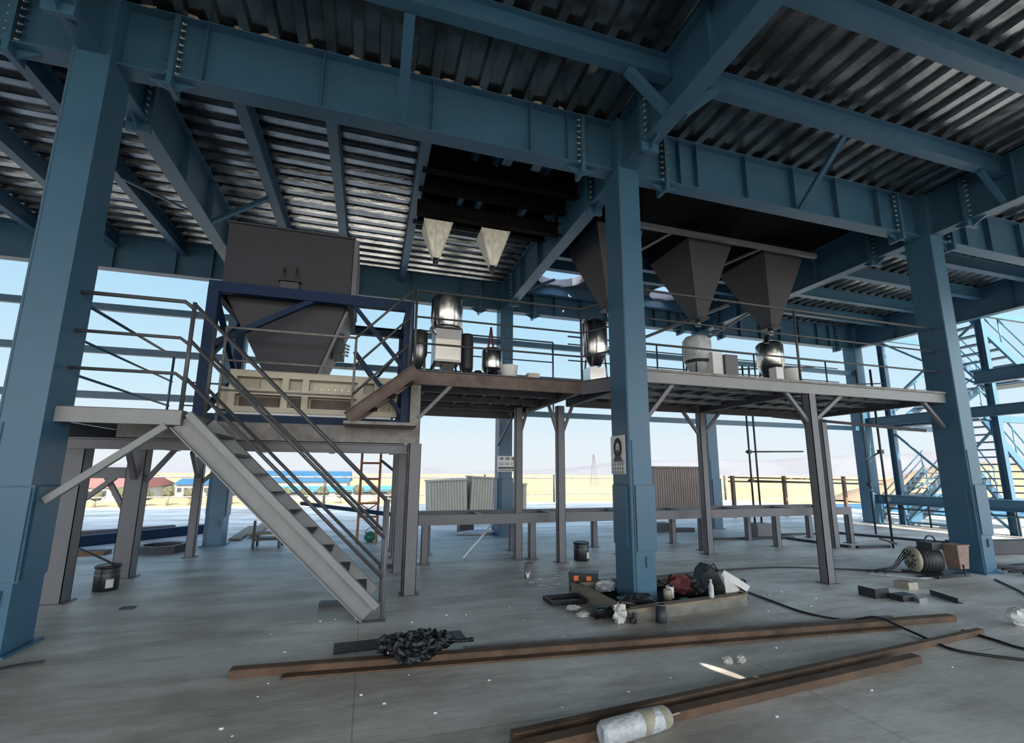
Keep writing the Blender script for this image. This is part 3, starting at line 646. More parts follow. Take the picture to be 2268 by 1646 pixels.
# ------------------------------------------------------------ machines on the mezzanines
def legs3(t, cx, cy, r, z0, z1, m='inoxd'):
    for k in range(4):
        a = math.pi / 4 + k * math.pi / 2
        MB().tube([(cx + r * 1.15 * math.cos(a), cy + r * 1.15 * math.sin(a), z0), (cx + r * .8 * math.cos(a), cy + r * .8 * math.sin(a), z1)], .018, 8).build('leg', m, t)
t = thing('steel_feeder', (1.25, 8.6, ZM), 'tall stainless steel feeder drum on a square cabinet on the left mezzanine', 'machine')
MB().lathe((1.27, 8.6, 4.42), [(.10, -.06), (.285, -.02), (.30, 0), (.30, .56), (.29, .60), (.12, .63)], 32).build('drum', 'inox', t)
MB().lathe((1.27, 8.6, 4.35), [(.315, 0), (.315, .05)], 32).build('drum_flange', 'inoxd', t)
MB().box(1.03, 1.52, 8.35, 8.85, 3.72, 4.34).build('cabinet', 'inoxd', t)
MB().box(1.05, 1.50, 8.335, 8.349, 3.76, 4.14).build('cabinet_door', 'inox', t)
MB().lathe((1.13, 8.50, 5.03), [(.035, 0), (.045, .05), (.03, .12)], 12).build('cap', 'inox', t)
for x in (1.05, 1.50):
    for y in (8.37, 8.83): MB().tube([(x + (-.08 if x < 1.2 else .08), y, ZM), (x, y, 3.74)], .02, 8).build('leg', 'inoxd', t)
MB().box(1.18, 1.40, 8.4, 8.7, 3.34, 3.70).build('discharge_box', 'dark', t)
MB().tube([(.98, 8.4, 4.9), (.96, 8.38, 4.5), (1.0, 8.36, 4.32), (1.06, 8.34, 4.2)], .018, 8).build('side_pipe', 'inox', t)
t = thing('vacuum_loader', (.78, 8.7, ZM), 'small dark steel cone loader left of the tall stainless feeder', 'machine')
MB().lathe((.79, 8.7, 3.9), [(.04, -.3), (.15, 0), (.15, .42), (.08, .47)], 20).build('cone', 'inoxd', t); legs3(t, .79, 8.7, .15, ZM, 3.95)
MB().tube([(.70, 8.58, 3.5), (.66, 8.56, 3.8), (.66, 8.56, 4.2)], .022, 8).build('pipe', 'inox', t)
t = thing('vacuum_loader', (1.72, 8.75, ZM), 'dark cylinder loader right of the tall stainless feeder', 'machine')
MB().lathe((1.70, 8.75, 3.66), [(.12, 0), (.13, .05), (.13, .66), (.11, .72)], 20).build('cylinder', 'darkst', t); legs3(t, 1.7, 8.75, .12, ZM, 3.7)
tag(MB().lathe((1.88, 8.5, ZM), [(.075, 0), (.075, .30), (.06, .32)], 16).build('filter_canister', 'darkst'), 'small dark canister between feeder and white bucket', 'canister')
t = thing('small_feeder', (2.15, 8.6, ZM), 'short stainless tank with a pointed bracket on the left mezzanine', 'machine')
MB().lathe((2.17, 8.6, 3.68), [(.06, -.18), (.19, 0), (.20, .02), (.20, .36), (.15, .42)], 24).build('tank', 'inox', t); legs3(t, 2.17, 8.6, .19, ZM, 3.75)
for dx in (-.06, .06): MB().bar((2.12 + dx, 8.5, 4.02), (2.12, 8.5, 4.50), .03, .03).build('bracket', 'red', t)
MB().box(2.0, 2.1, 8.45, 8.55, ZM, 3.5).build('motor', 'dark', t)
tag(MB().lathe((2.22, 7.58, ZM), [(.13, 0), (.15, .23), (.155, .24), (.12, .24)], 24).build('bucket', 'white'), 'white plastic bucket beside the short stainless tank', 'bucket')
tag(MB().box(2.52, 2.72, 7.42, 7.6, ZM, ZM + .11).build('block', 'cream'), 'small pale box on the left mezzanine edge', 'box')
t = thing('steel_feeder', (3.95, 7.7, ZM), 'stainless feeder half hidden behind the centre column', 'machine')
MB().lathe((4.08, 8.0, 4.0), [(.1, -.25), (.24, 0), (.24, .62), (.1, .7)], 28).build('drum', 'inox', t)
MB().box(3.72, 4.0, 7.5, 7.9, ZM, 3.62).build('cabinet', 'inox', t); legs3(t, 4.08, 8.0, .22, ZM, 4.05)
MB().tube([(3.82, 7.9, 3.9), (3.82, 7.9, 4.6), (3.95, 7.95, 4.72)], .02, 8).build('side_pipe', 'inoxd', t)
t = thing('steel_feeder', (6.3, 7.8, ZM), 'film-wrapped conical feeder under the middle pyramid hopper', 'machine')
MB().lathe((6.32, 7.85, 4.02), [(.10, -.42), (.26, -.02), (.28, 0), (.28, .40), (.22, .48), (.08, .52)], 24).build('drum', 'film', t); legs3(t, 6.32, 7.85, .26, ZM, 4.0)
MB().lathe((6.32, 7.85, 3.62), [(.10, 0), (.27, .40)], 24, caps=False).build('cone', 'darkst', t)
tag(MB().box(6.40, 6.64, 7.5, 7.75, ZM, 4.12).build('control_box', 'white'), 'white upright box in front of the film-wrapped feeder', 'box')
tag(MB().box(6.66, 6.96, 7.45, 7.75, ZM, 4.08).build('carton', 'grey'), 'grey upright carton beside the white box on the right mezzanine', 'box')
t = thing('steel_feeder', (8.15, 7.8, ZM), 'shiny stainless conical feeder under the right pyramid hopper', 'machine')
MB().lathe((8.2, 7.85, 4.02), [(.10, -.46), (.25, -.02), (.27, 0), (.27, .46), (.22, .52), (.06, .56)], 28).build('drum', 'inox', t); legs3(t, 8.2, 7.85, .25, ZM, 4.0)
MB().bar((7.98, 7.7, 4.5), (8.08, 7.75, 4.68), .10, .04).build('lid_flap', 'inox', t)
tag(MB().lathe((7.22, 6.48, ZM), [(.13, 0), (.165, .29), (.175, .30), (.14, .30)], 28).build('tub', 'white'), 'white round tub in front of the shiny feeder', 'tub')
tag(MB().box(6.78, 6.94, 6.38, 6.54, ZM, 3.60).build('carton', 'white'), 'white small carton left of the round tub', 'box')
# ------------------------------------------------------------ long low bench frame
t = thing('bench_frame', (6.7, 10.0, 0), 'long low light grey steel bench frame on short legs under the mezzanines', 'bench')
for y, sd in ((9.5, 1), (10.6, -1)): MB().channel((.95, y, .81), (12.1, y, .81), .08, .19, side=sd).build('side_rail', 'grey', t)
for x in (.98, 2.3, 3.9, 5.6, 7.3, 9.0, 10.6, 12.06): MB().bar((x, 9.54, .84), (x, 10.56, .84), .10, .08).build('cross_bar', 'grey', t)
for x in (1.12, 3.3, 5.35, 7.47, 9.63, 12.0): leg(x, 9.5, .72, .13, par=t)
for x in (1.3, 3.2, 5.26, 7.45, 9.79, 11.9): leg(x, 10.6, .72, .12, par=t)

# ------------------------------------------------------------ fence on the slab edge
t = thing('edge_fence', (0, 27, 0), 'thin pipe fence along the far edge of the concrete slab', 'fence')
for z, r in ((1.44, .045), (.48, .035)): MB().tube([(-40, 27, z), (23.5, 27, z)], r, 8).build('rail', 'rustg', t)
for x in [-38, -34, -30.2, -26.4, -22.5, -18.6, -14.7, -10.8, -6.6, -2.1, 2.2, 6.5, 10.8, 15.1, 19.2, 23.3]: MB().tube([(x, 27, 0), (x, 27, 1.62)], .06, 8).build('post', 'darkst', t)
t = thing('barrier_rail', (18, 15.5, 0), 'rusty double-rail barrier behind the bench at the right', 'fence')
for z in (1.60, 1.44): MB().tube([(14.0, 16, z), (22.6, 16, z - .12)], .03, 8).build('rail', 'rust', t)
for x in (14.2, 16.85, 20.2): MB().bar((x, 16, 0), (x, 16, 1.66), .12, .12).build('post', 'rust', t)
t = thing('side_fence', (19, 9, 0), 'blue pipe fence at the right frame edge', 'fence')
for z in (1.0, .55): MB().tube([(18.2, 12.8, z), (18.2, 7.2, z)], .03, 8).build('rail', 'railb', t)
for y in (12.8, 11.5, 10.2, 9.2, 8.2, 7.2): MB().tube([(18.2, y, 0), (18.2, y, 1.02)], .03, 8).build('post', 'darkst', t)

# ------------------------------------------------------------ stair tower on the right
t = thing('stair_tower', (20.5, 11, 0), 'blue steel stair tower outside the right end of the building', 'staircase')
def flight(y0, x0, z0, x1, z1, w=1.3):
    for yy in (y0, y0 + w): MB().channel((x0, yy, z0), (x1, yy, z1), .07, .24).build('stringer', 'blue', t)
    n = max(3, int(abs(z1 - z0) / .21))
    for k in range(n + 1):
        q = k / n; x = x0 + (x1 - x0) * q; z = z0 + (z1 - z0) * q
        MB().box(x - .13, x + .13, y0 + .04, y0 + w - .04, z - .02, z + .02).build('tread', 'blue', t)
    for yy in (y0, y0 + w):
        for h in (.5, 1.0): MB().tube([(x0, yy, z0 + h), (x1, yy, z1 + h)], .025, 6).build('handrail', 'cyan', t)
        for q in (.02, .5, .98): MB().tube([(x0 + (x1 - x0) * q, yy, z0 + (z1 - z0) * q), (x0 + (x1 - x0) * q, yy, z0 + (z1 - z0) * q + 1.0)], .02, 6).build('handrail_post', 'cyan', t)
flight(9.5, 18.2, 6.72, 20.9, 4.9); flight(10.95, 18.3, 3.5, 20.9, 4.85); flight(9.5, 18.0, 3.45, 20.6, .95); flight(10.95, 18.4, .1, 20.6, .9)
for x, y in ((18.3, 9.35), (21.9, 9.35), (18.3, 12.4), (21.9, 12.4)): MB().ibeam((x, y, -7), (x, y, 8.6), .18, .2, up=(0, 1, 0)).build('post', 'blue' if x < 19 else 'cyan', t)
for z in (.95, 3.45, 4.85, 6.85):
    for y in (9.35, 12.4): MB().channel((18.3, y, z), (21.9, y, z), .1, .2).build('landing_beam', 'blue', t)
    xx = (20.9, 21.9) if z in (.95, 4.85) else (17.95, 18.4)
    MB().box(xx[0], xx[1], 9.4, 12.3, z - .03, z).build('landing', 'blue', t)
for a, b in (((18.3, 9.4, 4.4), (18.3, 12.3, 6.6)), ((18.3, 12.3, 4.4), (18.3, 9.4, 6.6)), ((18.3, 9.4, .1), (18.3, 12.3, 3.2)), ((18.3, 12.3, .1), (18.3, 9.4, 3.2))): MB().bar(a, b, .06, .06).build('cross_brace', 'cyan', t)
for z in (3.80, 1.02): 
    tag(MB().ibeam((17.8, 7.0, z - .15), (17.8, 12.9, z - .15), .2, .32).build('side_girt', 'blue'), 'blue I-beam girt on the right side of the building, %s of the two' % ('upper' if z > 3 else 'lower'), 'beam')
tag(MB().ibeam((17.8, 6.6, 4.69), (17.8, 9.45, 4.69), .2, .4).build('side_girt', 'blue'), 'short deep blue beam carrying the stair tower head at the right frame edge', 'beam')
t = thing('ground_staircase', (20.6, 13.7, 0), 'blue steel staircase with handrails behind the right column', 'staircase')
for y in (13.3, 14.2): MB().channel((19.7, y, .1), (22.6, y, 2.0), .07, .26).build('stringer', 'railb', t)
for k in range(9): MB().box(19.8 + k * .3, 20.05 + k * .3, 13.35, 14.15, .2 + k * .2, .23 + k * .2).build('tread', 'blue', t)
for y in (13.3, 14.2):
    for h in (.92, .62, .3): MB().tube([(19.9, y, h), (22.6, y, 1.85 + h)], .025, 6).build('handrail', 'railb', t)
    for x in (19.9, 21.2, 22.5): MB().tube([(x, y, max(0, (x - 19.9) * .68)), (x, y, max(0, (x - 19.9) * .68) + .95)], .025, 6).build('post', 'railb', t)

# ------------------------------------------------------------ scaffold poles
t = thing('scaffold', (10.9, 10.9, 0), 'dark pipe scaffold standing behind the right mezzanine', 'scaffold')
for x, y in ((10.42, 11.0), (10.75, 11.1), (14.55, 10.7), (12.2, 8.6)):
    MB().tube([(x, y, 0), (x, y, 4.9 if x < 12 else (5.0 if x > 14 else 4.4))], .026, 8).build('upright', 'darkst', t)
for a, b in (((10.3, 11.0, 2.36), (12.3, 10.9, 2.4)), ((10.3, 11.0, 1.55), (14.7, 10.8, 1.45)), ((12.2, 8.6, 2.3), (14.6, 10.75, 2.2)), ((12.2, 8.6, 1.15), (14.6, 10.75, 1.3)), ((10.3, 10.9, 4.2), (15.5, 10.6, 4.6)), ((10.2, 10.9, 4.75), (13, 10.8, 5.0)), ((12.2, 8.6, 3.7), (14.7, 10.8, 4.4)), ((10.4, 11, 3.6), (12.2, 8.6, 3.7))):
    MB().tube([a, b], .022, 8).build('ledger', 'darkst', t)
for p in ((10.42, 11, 2.36), (10.42, 11, 1.55), (12.2, 8.6, 2.3), (12.2, 8.6, 1.15), (12.2, 8.6, 3.7), (14.55, 10.7, 1.45)):
    MB().box(p[0] - .05, p[0] + .05, p[1] - .05, p[1] + .05, p[2] - .05, p[2] + .05).build('clamp', 'darkst', t)
tag(MB().box(10.35, 10.85, 10.85, 11.25, 0, .38).build('concrete_block', 'grey'), 'grey block at the foot of the scaffold poles', 'block')
t = thing('flat_frame', (12, 11, 0), 'dark steel frame lying on the floor under the bench end', 'frame')
for a, b in (((8.9, 10.9, .03), (11.3, 10.6, .03)), ((10.9, 11.2, .03), (13.6, 11.0, .03)), ((11.0, 10.5, .03), (11.2, 8.9, .03)), ((13.5, 11.0, .03), (14.4, 8.6, .03)), ((11.3, 8.8, .03), (12.2, 8.7, .03))): MB().bar(a, b, .10, .05).build('member', 'darkst', t)

# ------------------------------------------------------------ crates on the terrace
def crate(x0, x1, y0, y1, h, m, label, tilt=0, ribs=.12):
    t = thing('crate', ((x0 + x1) / 2, (y0 + y1) / 2, 0), label, 'crate')
    b = MB(); b.box(x0, x1, y0, y1, .06, h); k = x0
    while k < x1 - .05: b.box(k, k + ribs * .5, y0 - .03, y0, .08, h - .02); k += ribs
    b.build('panel', m, t); MB().box(x0 - .04, x1 + .04, y0 - .05, y1 + .04, h, h + .06).build('lid', m, t)
    for x in (x0 + .05, x1 - .2): MB().box(x, x + .15, y0, y1, 0, .06).build('skid', 'wood', t)
    if tilt: t.rotation_euler = (0, rad(tilt), 0)
    return t
crate(2.55, 4.15, 20.3, 21.6, 1.38, 'cratec', 'cream corrugated crate, left one behind the bench', -3)
crate(4.25, 5.35, 20.2, 21.6, 1.5, 'cratec', 'cream corrugated crate leaning against the left crate', 3)
crate(5.55, 6.9, 20.6, 21.8, 1.2, 'cratec', 'low cream crate partly behind the column with the notice')
crate(12.3, 15.4, 18.6, 20.0, 2.0, 'crater', 'big brown corrugated crate right of the centre column')
b = MB(); b.blob((13.4, 17.9, .12), (1.5, .5, .16), 3); tag(b.build('rubble_heap', 'wood'), 'heap of scrap boards in front of the brown crate', 'scrap')

# ------------------------------------------------------------ posters and notice
t = thing('portrait_poster', (3.50, 6.25, 1.7), 'white poster with a dark portrait on the side of the centre column', 'poster')
px = 3.52 - .012
MB().box(px, px + .006, 6.02, 6.44, 1.72, 2.28).build('sheet', 'white', t)
b = MB(); b.prism([(px - .003, 6.23 + .12 * math.cos(a), 2.10 + .15 * math.sin(a)) for a in [k * math.pi / 10 for k in range(20)]], (.002, 0, 0)); b.build('portrait_print', 'ink', t)
b = MB(); b.prism([(px - .006, 6.23 + .055 * math.cos(a), 2.09 + .085 * math.sin(a)) for a in [k * math.pi / 8 for k in range(16)]], (.002, 0, 0)); b.build('face_print', 'paper', t)
b = MB(); b.prism([(px - .009, 6.23 + .04 * math.cos(a), 2.035 + .04 * math.sin(a)) for a in [k * math.pi / 6 for k in range(12)]], (.002, 0, 0)); b.prism([(px - .006, 6.36, 1.91), (px - .006, 6.30, 1.99), (px - .006, 6.16, 1.99), (px - .006, 6.10, 1.91)], (.002, 0, 0)); b.box(px - .009, px - .007, 6.19, 6.215, 2.105, 2.112); b.box(px - .009, px - .007, 6.245, 6.27, 2.105, 2.112); b.build('beard_print', 'greyd', t)
b = MB(); b.box(px - .003, px - .001, 6.06, 6.38, 1.895, 1.905)
for r_, (z, h) in enumerate(((1.86, .05), (1.80, .045), (1.745, .05))):
    for k in range(5):
        y = 6.40 - k * .07; b.box(px - .003, px - .001, y - .045, y, z, z + .008); b.box(px - .003, px - .001, y - .026, y - .018, z - .02, z + h - .02); b.box(px - .003, px - .001, y - .045, y - .01, z - .018, z - .012)
b.build('lettering', 'ink', t)
t = thing('small_notice', (3.75, 12.87, 1.75), 'small white notice with dark characters on a back row column', 'sign')
MB().box(3.45, 4.03, 12.868, 12.88, 1.76, 2.19).build('board', 'white', t)
b = MB()
for row, z in enumerate((2.09, 1.95)):
    for k in range(3):
        x = 3.52 + k * .17; w = .11; y0, y1 = 12.862, 12.867
        if row == 0:
            b.box(x, x + w, y0, y1, z + .045, z + .058); b.box(x, x + w, y0, y1, z + .005, z + .018); b.box(x + w / 2 - .008, x + w / 2 + .008, y0, y1, z - .01, z + .07)
            if k != 1: b.box(x + .015, x + w - .015, y0, y1, z + .025, z + .035)
            else: b.box(x, x + .014, y0, y1, z, z + .05); b.box(x + w - .014, x + w, y0, y1, z, z + .05)
        else:
            b.box(x, x + .016, y0, y1, z - .01, z + .06); b.box(x + .04, x + .09, y0, y1, z + .045, z + .057); b.box(x + .075, x + .09, y0, y1, z - .01, z + .05)
            if k < 2: b.box(x + .04, x + .09, y0, y1, z - .01, z + .004)
b.box(3.48, 4.01, 12.862, 12.867, 1.84, 1.885)
for k in range(8): b.box(3.49 + k * .065, 3.535 + k * .065, 12.862, 12.867, 1.785, 1.815)
b.build('lettering', 'ink', t)

# ------------------------------------------------------------ pails
def pail(x, y, label, lid_open=False):
    t = thing('paint_pail', (x, y, 0), label, 'pail')
    MB().lathe((x, y, 0), [(.142, 0), (.15, .01), (.155, .33), (.150, .335)], 32).build('body', 'dark', t)
    for z in (.22, .29): MB().lathe((x, y, z), [(.153, 0), (.160, .004), (.160, .010), (.153, .014)], 32).build('hoop', 'inoxd', t)
    MB().lathe((x, y, .335), [(.162, -.012), (.162, .012), (.15, .022), (.14, .014)], 32).build('lid', 'dark', t)
    n = 5; b = MB(); vs = []; fs = []
    for k in range(n + 1):
        a = rad(-70 + k * 7)
        for z in (.05, .17): vs.append((x + .1535 * math.cos(a), y + .1535 * math.sin(a), z))
    for k in range(n): fs.append((2 * k, 2 * k + 2, 2 * k + 3, 2 * k + 1))
    b.add(vs, fs); b.build('label_sheet', 'paper', t)
    MB().tube([(x + .16 * math.cos(rad(q)), y - .02 + .16 * math.sin(rad(q)) * .3, .30 - .06 * math.sin(rad(q))) for q in range(0, 181, 20)], .004, 5).build('bail', 'inoxd', t)
    return t
pail(4.22, 9.1, 'black paint pail standing behind the centre column'); pail(-3.58, 8.75, 'black paint pail with a white sticker beside the grey leg on the left')
tag(MB().tube([(-3.52, 8.75, .36), (-4.5, 9.3, .68)], .014, 6).build('stir_rod', 'dark'), 'thin dark rod resting on the left paint pail', 'rod')
t = thing('paint_can', (2.66, 7.82, 0), 'small open white paint can with drips on the bare floor', 'can')
MB().lathe((2.66, 7.82, 0), [(.07, 0), (.072, .005), (.075, .24), (.070, .24), (.068, .02)], 24, caps=False).build('body', 'grey', t)
MB().lathe((2.66, 7.82, .235), [(.074, 0), (.079, .006), (.074, .012)], 24, caps=False).build('rim', 'rustg', t)
b = MB(); b.add([(2.66 + .0765 * math.cos(rad(a)), 7.82 + .0765 * math.sin(rad(a)), z) for a, z in ((-150, .12), (-128, .02), (-110, .02), (-90, .12), (-112, .09), (-128, .09))], [(0, 1, 2, 3, 4, 5)]); b.build('drip', 'white', t)

# octagonal tray, ring
t = thing('octagonal_ring', (-4.15, 12.4, 0), 'dark octagonal steel ring lying on the floor at the left', 'ring')
MB().lathe((-4.15, 12.4, 0), [(.36, 0), (.46, 0), (.46, .16), (.36, .16), (.36, 0)], 8, caps=False, sm=False).build('ring', 'darkst', t)
# blue long beam and plates on the left floor
tag(MB().ibeam((-6.9, 13.0, .12), (-4.1, 15.9, .12), .2, .24).build('loose_beam', 'blued'), 'long dark blue beam lying on the floor left of the back row column', 'beam')
tag(MB().channel((-7.6, 14.6, .1), (-5.2, 16.2, .1), .2, .2).build('loose_channel', 'greyd'), 'grey channel lying behind the dark blue floor beam', 'beam')
tag(MB().box(-6.3, -5.1, 12.2, 12.5, 0, .08).build('loose_plate', 'rust'), 'rusty plate lying in front of the dark blue floor beam', 'plate')
t = thing('small_trestle', (-2.1, 12.5, 0), 'small dark trestle with offcuts on the floor behind the stairs', 'trestle')
for x, y in ((-2.38, 12.3), (-1.85, 12.3), (-2.38, 12.75), (-1.85, 12.75)): MB().box(x - .025, x + .025, y - .025, y + .025, 0, .62 if (x < -2.2 and y < 12.5) else .3).build('leg', 'darkst', t)
MB().box(-2.4, -1.83, 12.28, 12.77, .18, .22).build('shelf', 'darkst', t); MB().box(-2.35, -1.9, 12.35, 12.7, .3, .34).build('top', 'wood', t)
for k, (x, y) in enumerate(((-3.0, 15.0), (-2.7, 15.4))): tag(MB().bar((x - .1, y - 1.2, .04 + k * .05), (x - .3, y + 1.9, .04 + k * .05), .28, .04).build('plank', 'wood'), 'pale plank lying on the floor behind the stairs, %s one' % ('left', 'right')[k], 'plank')
# ladder trestle
t = thing('ladder', (.1, 13.6, 0), 'rusty orange ladder standing behind the stair railing', 'ladder')
for x in (-.16, .30): MB().bar((x, 12.7, 0), (x, 12.7, 2.2), .06, .06).build('stile', 'ladder', t)
for z in (.62, .95, 1.55, 1.95): MB().bar((-.16, 12.7, z), (.30, 12.7, z), .05, .05).build('rung', 'ladder', t)
MB().bar((-.16, 12.7, .65), (.30, 12.7, .95), .03, .03).build('cross_tie', 'ladder', t); MB().bar((.30, 12.72, .65), (-.16, 12.72, .95), .03, .03).build('cross_tie', 'ladder', t)
tag(MB().bar((.30, 11.9, 2.0), (.9, 11.4, 1.5), .05, .05).build('diagonal_stay', 'railb'), 'blue diagonal stay right of the orange ladder', 'brace')
t = thing('kettle', (.15, 12.9, 0), 'small dark teal kettle at the foot of the orange ladder', 'kettle')
MB().lathe((.15, 12.9, 0), [(.07, 0), (.14, .06), (.15, .14), (.10, .22), (.03, .25)], 20).build('body', 'green', t)
MB().tube([(.15 + .12 * math.cos(rad(a)), 12.9, .2 + .13 * math.sin(rad(a))) for a in range(0, 181, 20)], .01, 6).build('handle', 'dark', t)
tag(MB().bar((-1.7, 14.5, .86), (.75, 11.8, .72), .09, .09).build('inclined_beam', 'blued'), 'dark blue beam resting at an angle behind the stair treads', 'beam')
tag(MB().tube([(1.95, 9.9, .01), (2.85, 10.53, .72)], .018, 6).build('leaning_rod', 'white'), 'thin white rod leaning from the floor onto the bench', 'rod')
b = MB(); b.bar((2.2, 14.4, .42), (4.1, 13.6, .22), .3, .05); b.box(2.6, 3.0, 13.7, 14.2, 0, .3); b.box(3.6, 4.3, 13.4, 14.0, 0, .22)
tag(b.build('scrap_boards', 'darkst'), 'dark boards stacked on blocks behind the bench', 'boards')
tag(MB().blob((3.1, 13.6, .04), (.6, .3, .07), 5).build('plastic_sheet', 'film'), 'crumpled clear sheet in front of the dark boards', 'sheet')
b = MB(); b.box(8.3, 8.9, 12.7, 13.1, 0, .25); b.bar((8.2, 12.9, .06), (9.6, 12.6, .06), .2, .1); tag(b.build('floor_tools', 'darkst'), 'dark tools lying behind the bench right of the centre column', 'tools')
for k, (x, y) in enumerate(((.55, 9.4), (-.25, 7.0))):
    tag(MB().bar((x - .25, y, .03), (x + .3, y - .1, .03), .12, .05).build('offcut', 'darkst'), ('dark offcut beside the rear grey leg', 'dark offcut on the floor at the stair foot')[k], 'offcut')

# ------------------------------------------------------------ kerb round centre column
t = thing('column_kerb', (3.9, 6.0, 0), 'low square concrete kerb with a board edge around the centre column foot', 'kerb')
K = [(3.02, 5.30), (4.95, 5.52), (4.98, 6.75), (3.0, 6.72)]
for k in range(4):
    a, b_ = K[k], K[(k + 1) % 4]
    MB().bar((a[0], a[1], .055), (b_[0], b_[1], .055), .10, .11).build('kerb_side', 'conc', t)
    MB().bar((a[0], a[1], .13), (b_[0], b_[1], .13), .13, .04).build('edge_board', 'wood', t)
MB().box(3.08, 4.9, 5.6, 6.62, 0, .03).build('rubble_bed', 'darkp', t)
def lump(x, y, r, m, label, cat, z=0, seed=1, name='rag', rough=.3):
    return tag(MB().blob((x, y, z + r[2]), r, seed, 14, 8, rough).build(name, m), label, cat)
lump(3.40, 5.70, (.28, .16, .08), 'dark', 'dark crumpled rag inside the kerb left of the column', 'rag', .03, 4)
lump(3.42, 6.55, (.16, .08, .08), 'film', 'clear crumpled film against the foot of the centre column', 'film', .03, 6, 'plastic_film')
lump(4.35, 6.1, (.20, .14, .13), 'red', 'dark red cloth bundle inside the kerb', 'cloth', .03, 8, 'cloth')
lump(4.62, 6.02, (.14, .12, .10), 'darkst', 'dark bundle beside the red cloth in the kerb', 'cloth', .03, 9, 'cloth')
for i, (x, y, m, s_) in enumerate(((3.98, 5.85, 'beige', 'cream tin left of the white tin in the kerb'), (4.12, 6.0, 'white', 'white tin standing inside the kerb'), (3.9, 6.32, 'green', 'green tin close to the centre column face'))):
    tag(MB().lathe((x, y, .03), [(.05, 0), (.055, .004), (.055, .15), (.05, .155)], 20).build('tin', m), s_, 'tin')
for i, (x, y, m, s_) in enumerate(((4.12, 5.68, 'green', 'green flat pack lying in the kerb'), (4.25, 5.62, 'white', 'white flat pack lying beside the green one in the kerb'))):
    tag(MB().box(x - .06, x + .06, y - .04, y + .04, .03, .10).build('packet', m), s_, 'packet')
t = thing('water_bottle', (4.33, 5.50, .15), 'clear plastic water bottle standing on the kerb board', 'bottle')
MB().lathe((4.36, 5.44, .15), [(.028, 0), (.033, .01), (.033, .07), (.029, .08), (.033, .09), (.033, .14), (.014, .19), (.014, .205)], 20).build('body', 'film', t)
MB().lathe((4.36, 5.44, .355), [(.016, 0), (.016, .018)], 16).build('cap', 'white', t)
# black bag and white cardboard
t = thing('tool_bag', (4.75, 6.1, .15), 'black fabric bag propped on the back of the kerb', 'bag')
MB().prism([(4.62, 6.0, .10), (4.70, 6.0, .36), (4.80, 6.0, .44), (4.92, 6.0, .36), (5.05, 6.0, .12)], (0, .2, 0)).build('body', 'dark', t)
MB().tube([(4.70, 5.99, .34), (4.82, 5.93, .46), (4.94, 5.99, .34)], .012, 6).build('strap', 'dark', t)
t = thing('cardboard_sheet', (4.95, 5.7, .14), 'white bent sheet leaning against the black bag', 'sheet')
MB().prism([(4.72, 5.60, .14), (4.80, 5.72, .34), (5.06, 5.72, .14), (5.03, 5.70, .27), (4.9, 5.74, .36)][:3] + [(4.98, 5.6, .12)], (.01, .0, .012)).build('sheet', 'paper', t)
MB().bar((4.86, 5.8, .36), (5.12, 5.62, .17), .02, .09).build('white_edge', 'white', t)
lump(5.12, 5.72, (.07, .06, .14), 'dark', 'black cloth hanging over the right corner of the kerb', 'cloth', .0, 12, 'cloth')
# tin mug in front
t = thing('rusty_tin', (3.42, 5.18, 0), 'dark rusty tin standing in front of the kerb', 'tin')
MB().lathe((3.42, 5.18, 0), [(.062, 0), (.066, .01), (.058, .20), (.052, .20), (.05, .02)], 20, caps=False).build('body', 'darkst', t)
MB().lathe((3.42, 5.18, .195), [(.06, 0), (.064, .006), (.06, .012)], 20, caps=False).build('rim', 'rustg', t)
# toolbox
t = thing('toolbox', (3.15, 6.82, 0), 'black plastic toolbox with orange latches left of the kerb', 'toolbox')
an = rad(-32); ct, sn = math.cos(an), math.sin(an)
def tb(x0, x1, y0, y1, z0, z1):
    P = [(x0, y0), (x1, y0), (x1, y1), (x0, y1)]
    Q = [(3.24 + p * ct - q * sn, 6.92 + p * sn + q * ct) for p, q in P]
    return MB().hexa([(a, b_, z0) for a, b_ in Q] + [(a, b_, z1) for a, b_ in Q])
tb(-.21, .21, -.11, .11, 0, .17).build('body', 'dark', t); tb(-.215, .215, -.115, .115, .175, .25).build('lid', 'dark', t)
for x in (-.13, .06): tb(x, x + .07, -.135, -.116, .07, .21).build('latch', 'orange', t)
tb(-.015, .01, -.122, -.112, .09, .12).build('lock', 'beige', t)
# tray & junk left of kerb
t = thing('tool_tray', (2.65, 6.35, 0), 'open black plastic tray with scraps left of the kerb', 'tray')
b = MB(); b.box(2.42, 2.92, 6.15, 6.5, 0, .012); b.box(2.42, 2.92, 6.15, 6.17, .012, .06); b.box(2.42, 2.92, 6.48, 6.5, .012, .06); b.box(2.42, 2.44, 6.17, 6.48, .012, .06); b.box(2.90, 2.92, 6.17, 6.48, .012, .06); b.build('body', 'dark', t)
tag(MB().box(2.72, 2.84, 6.24, 6.28, .014, .034).build('marker', 'beige'), 'small yellow piece lying in the black tray', 'scrap')
lump(2.62, 5.92, (.10, .07, .03), 'paper', 'pale wad of paper left of the kerb, next to the black tray', 'paper', 0, 21, 'paper_wad')
lump(2.62, 5.62, (.08, .06, .03), 'paper', 'pale wad of paper farthest left in front of the kerb', 'paper', 0, 22, 'paper_wad')
lump(2.84, 5.52, (.17, .12, .06), 'dark', 'black coil of rags by the left corner of the kerb', 'rag', 0, 23)
lump(2.93, 5.28, (.08, .06, .10), 'paper', 'grey torn wrapping at the front left corner of the kerb', 'wrapping', 0, 24, 'wrapping', .45)
lump(3.07, 5.22, (.05, .04, .06), 'dark', 'small black scrap at the front left corner of the kerb', 'scrap', 0, 25, 'scrap')
b = MB(); rn = random.Random(4)
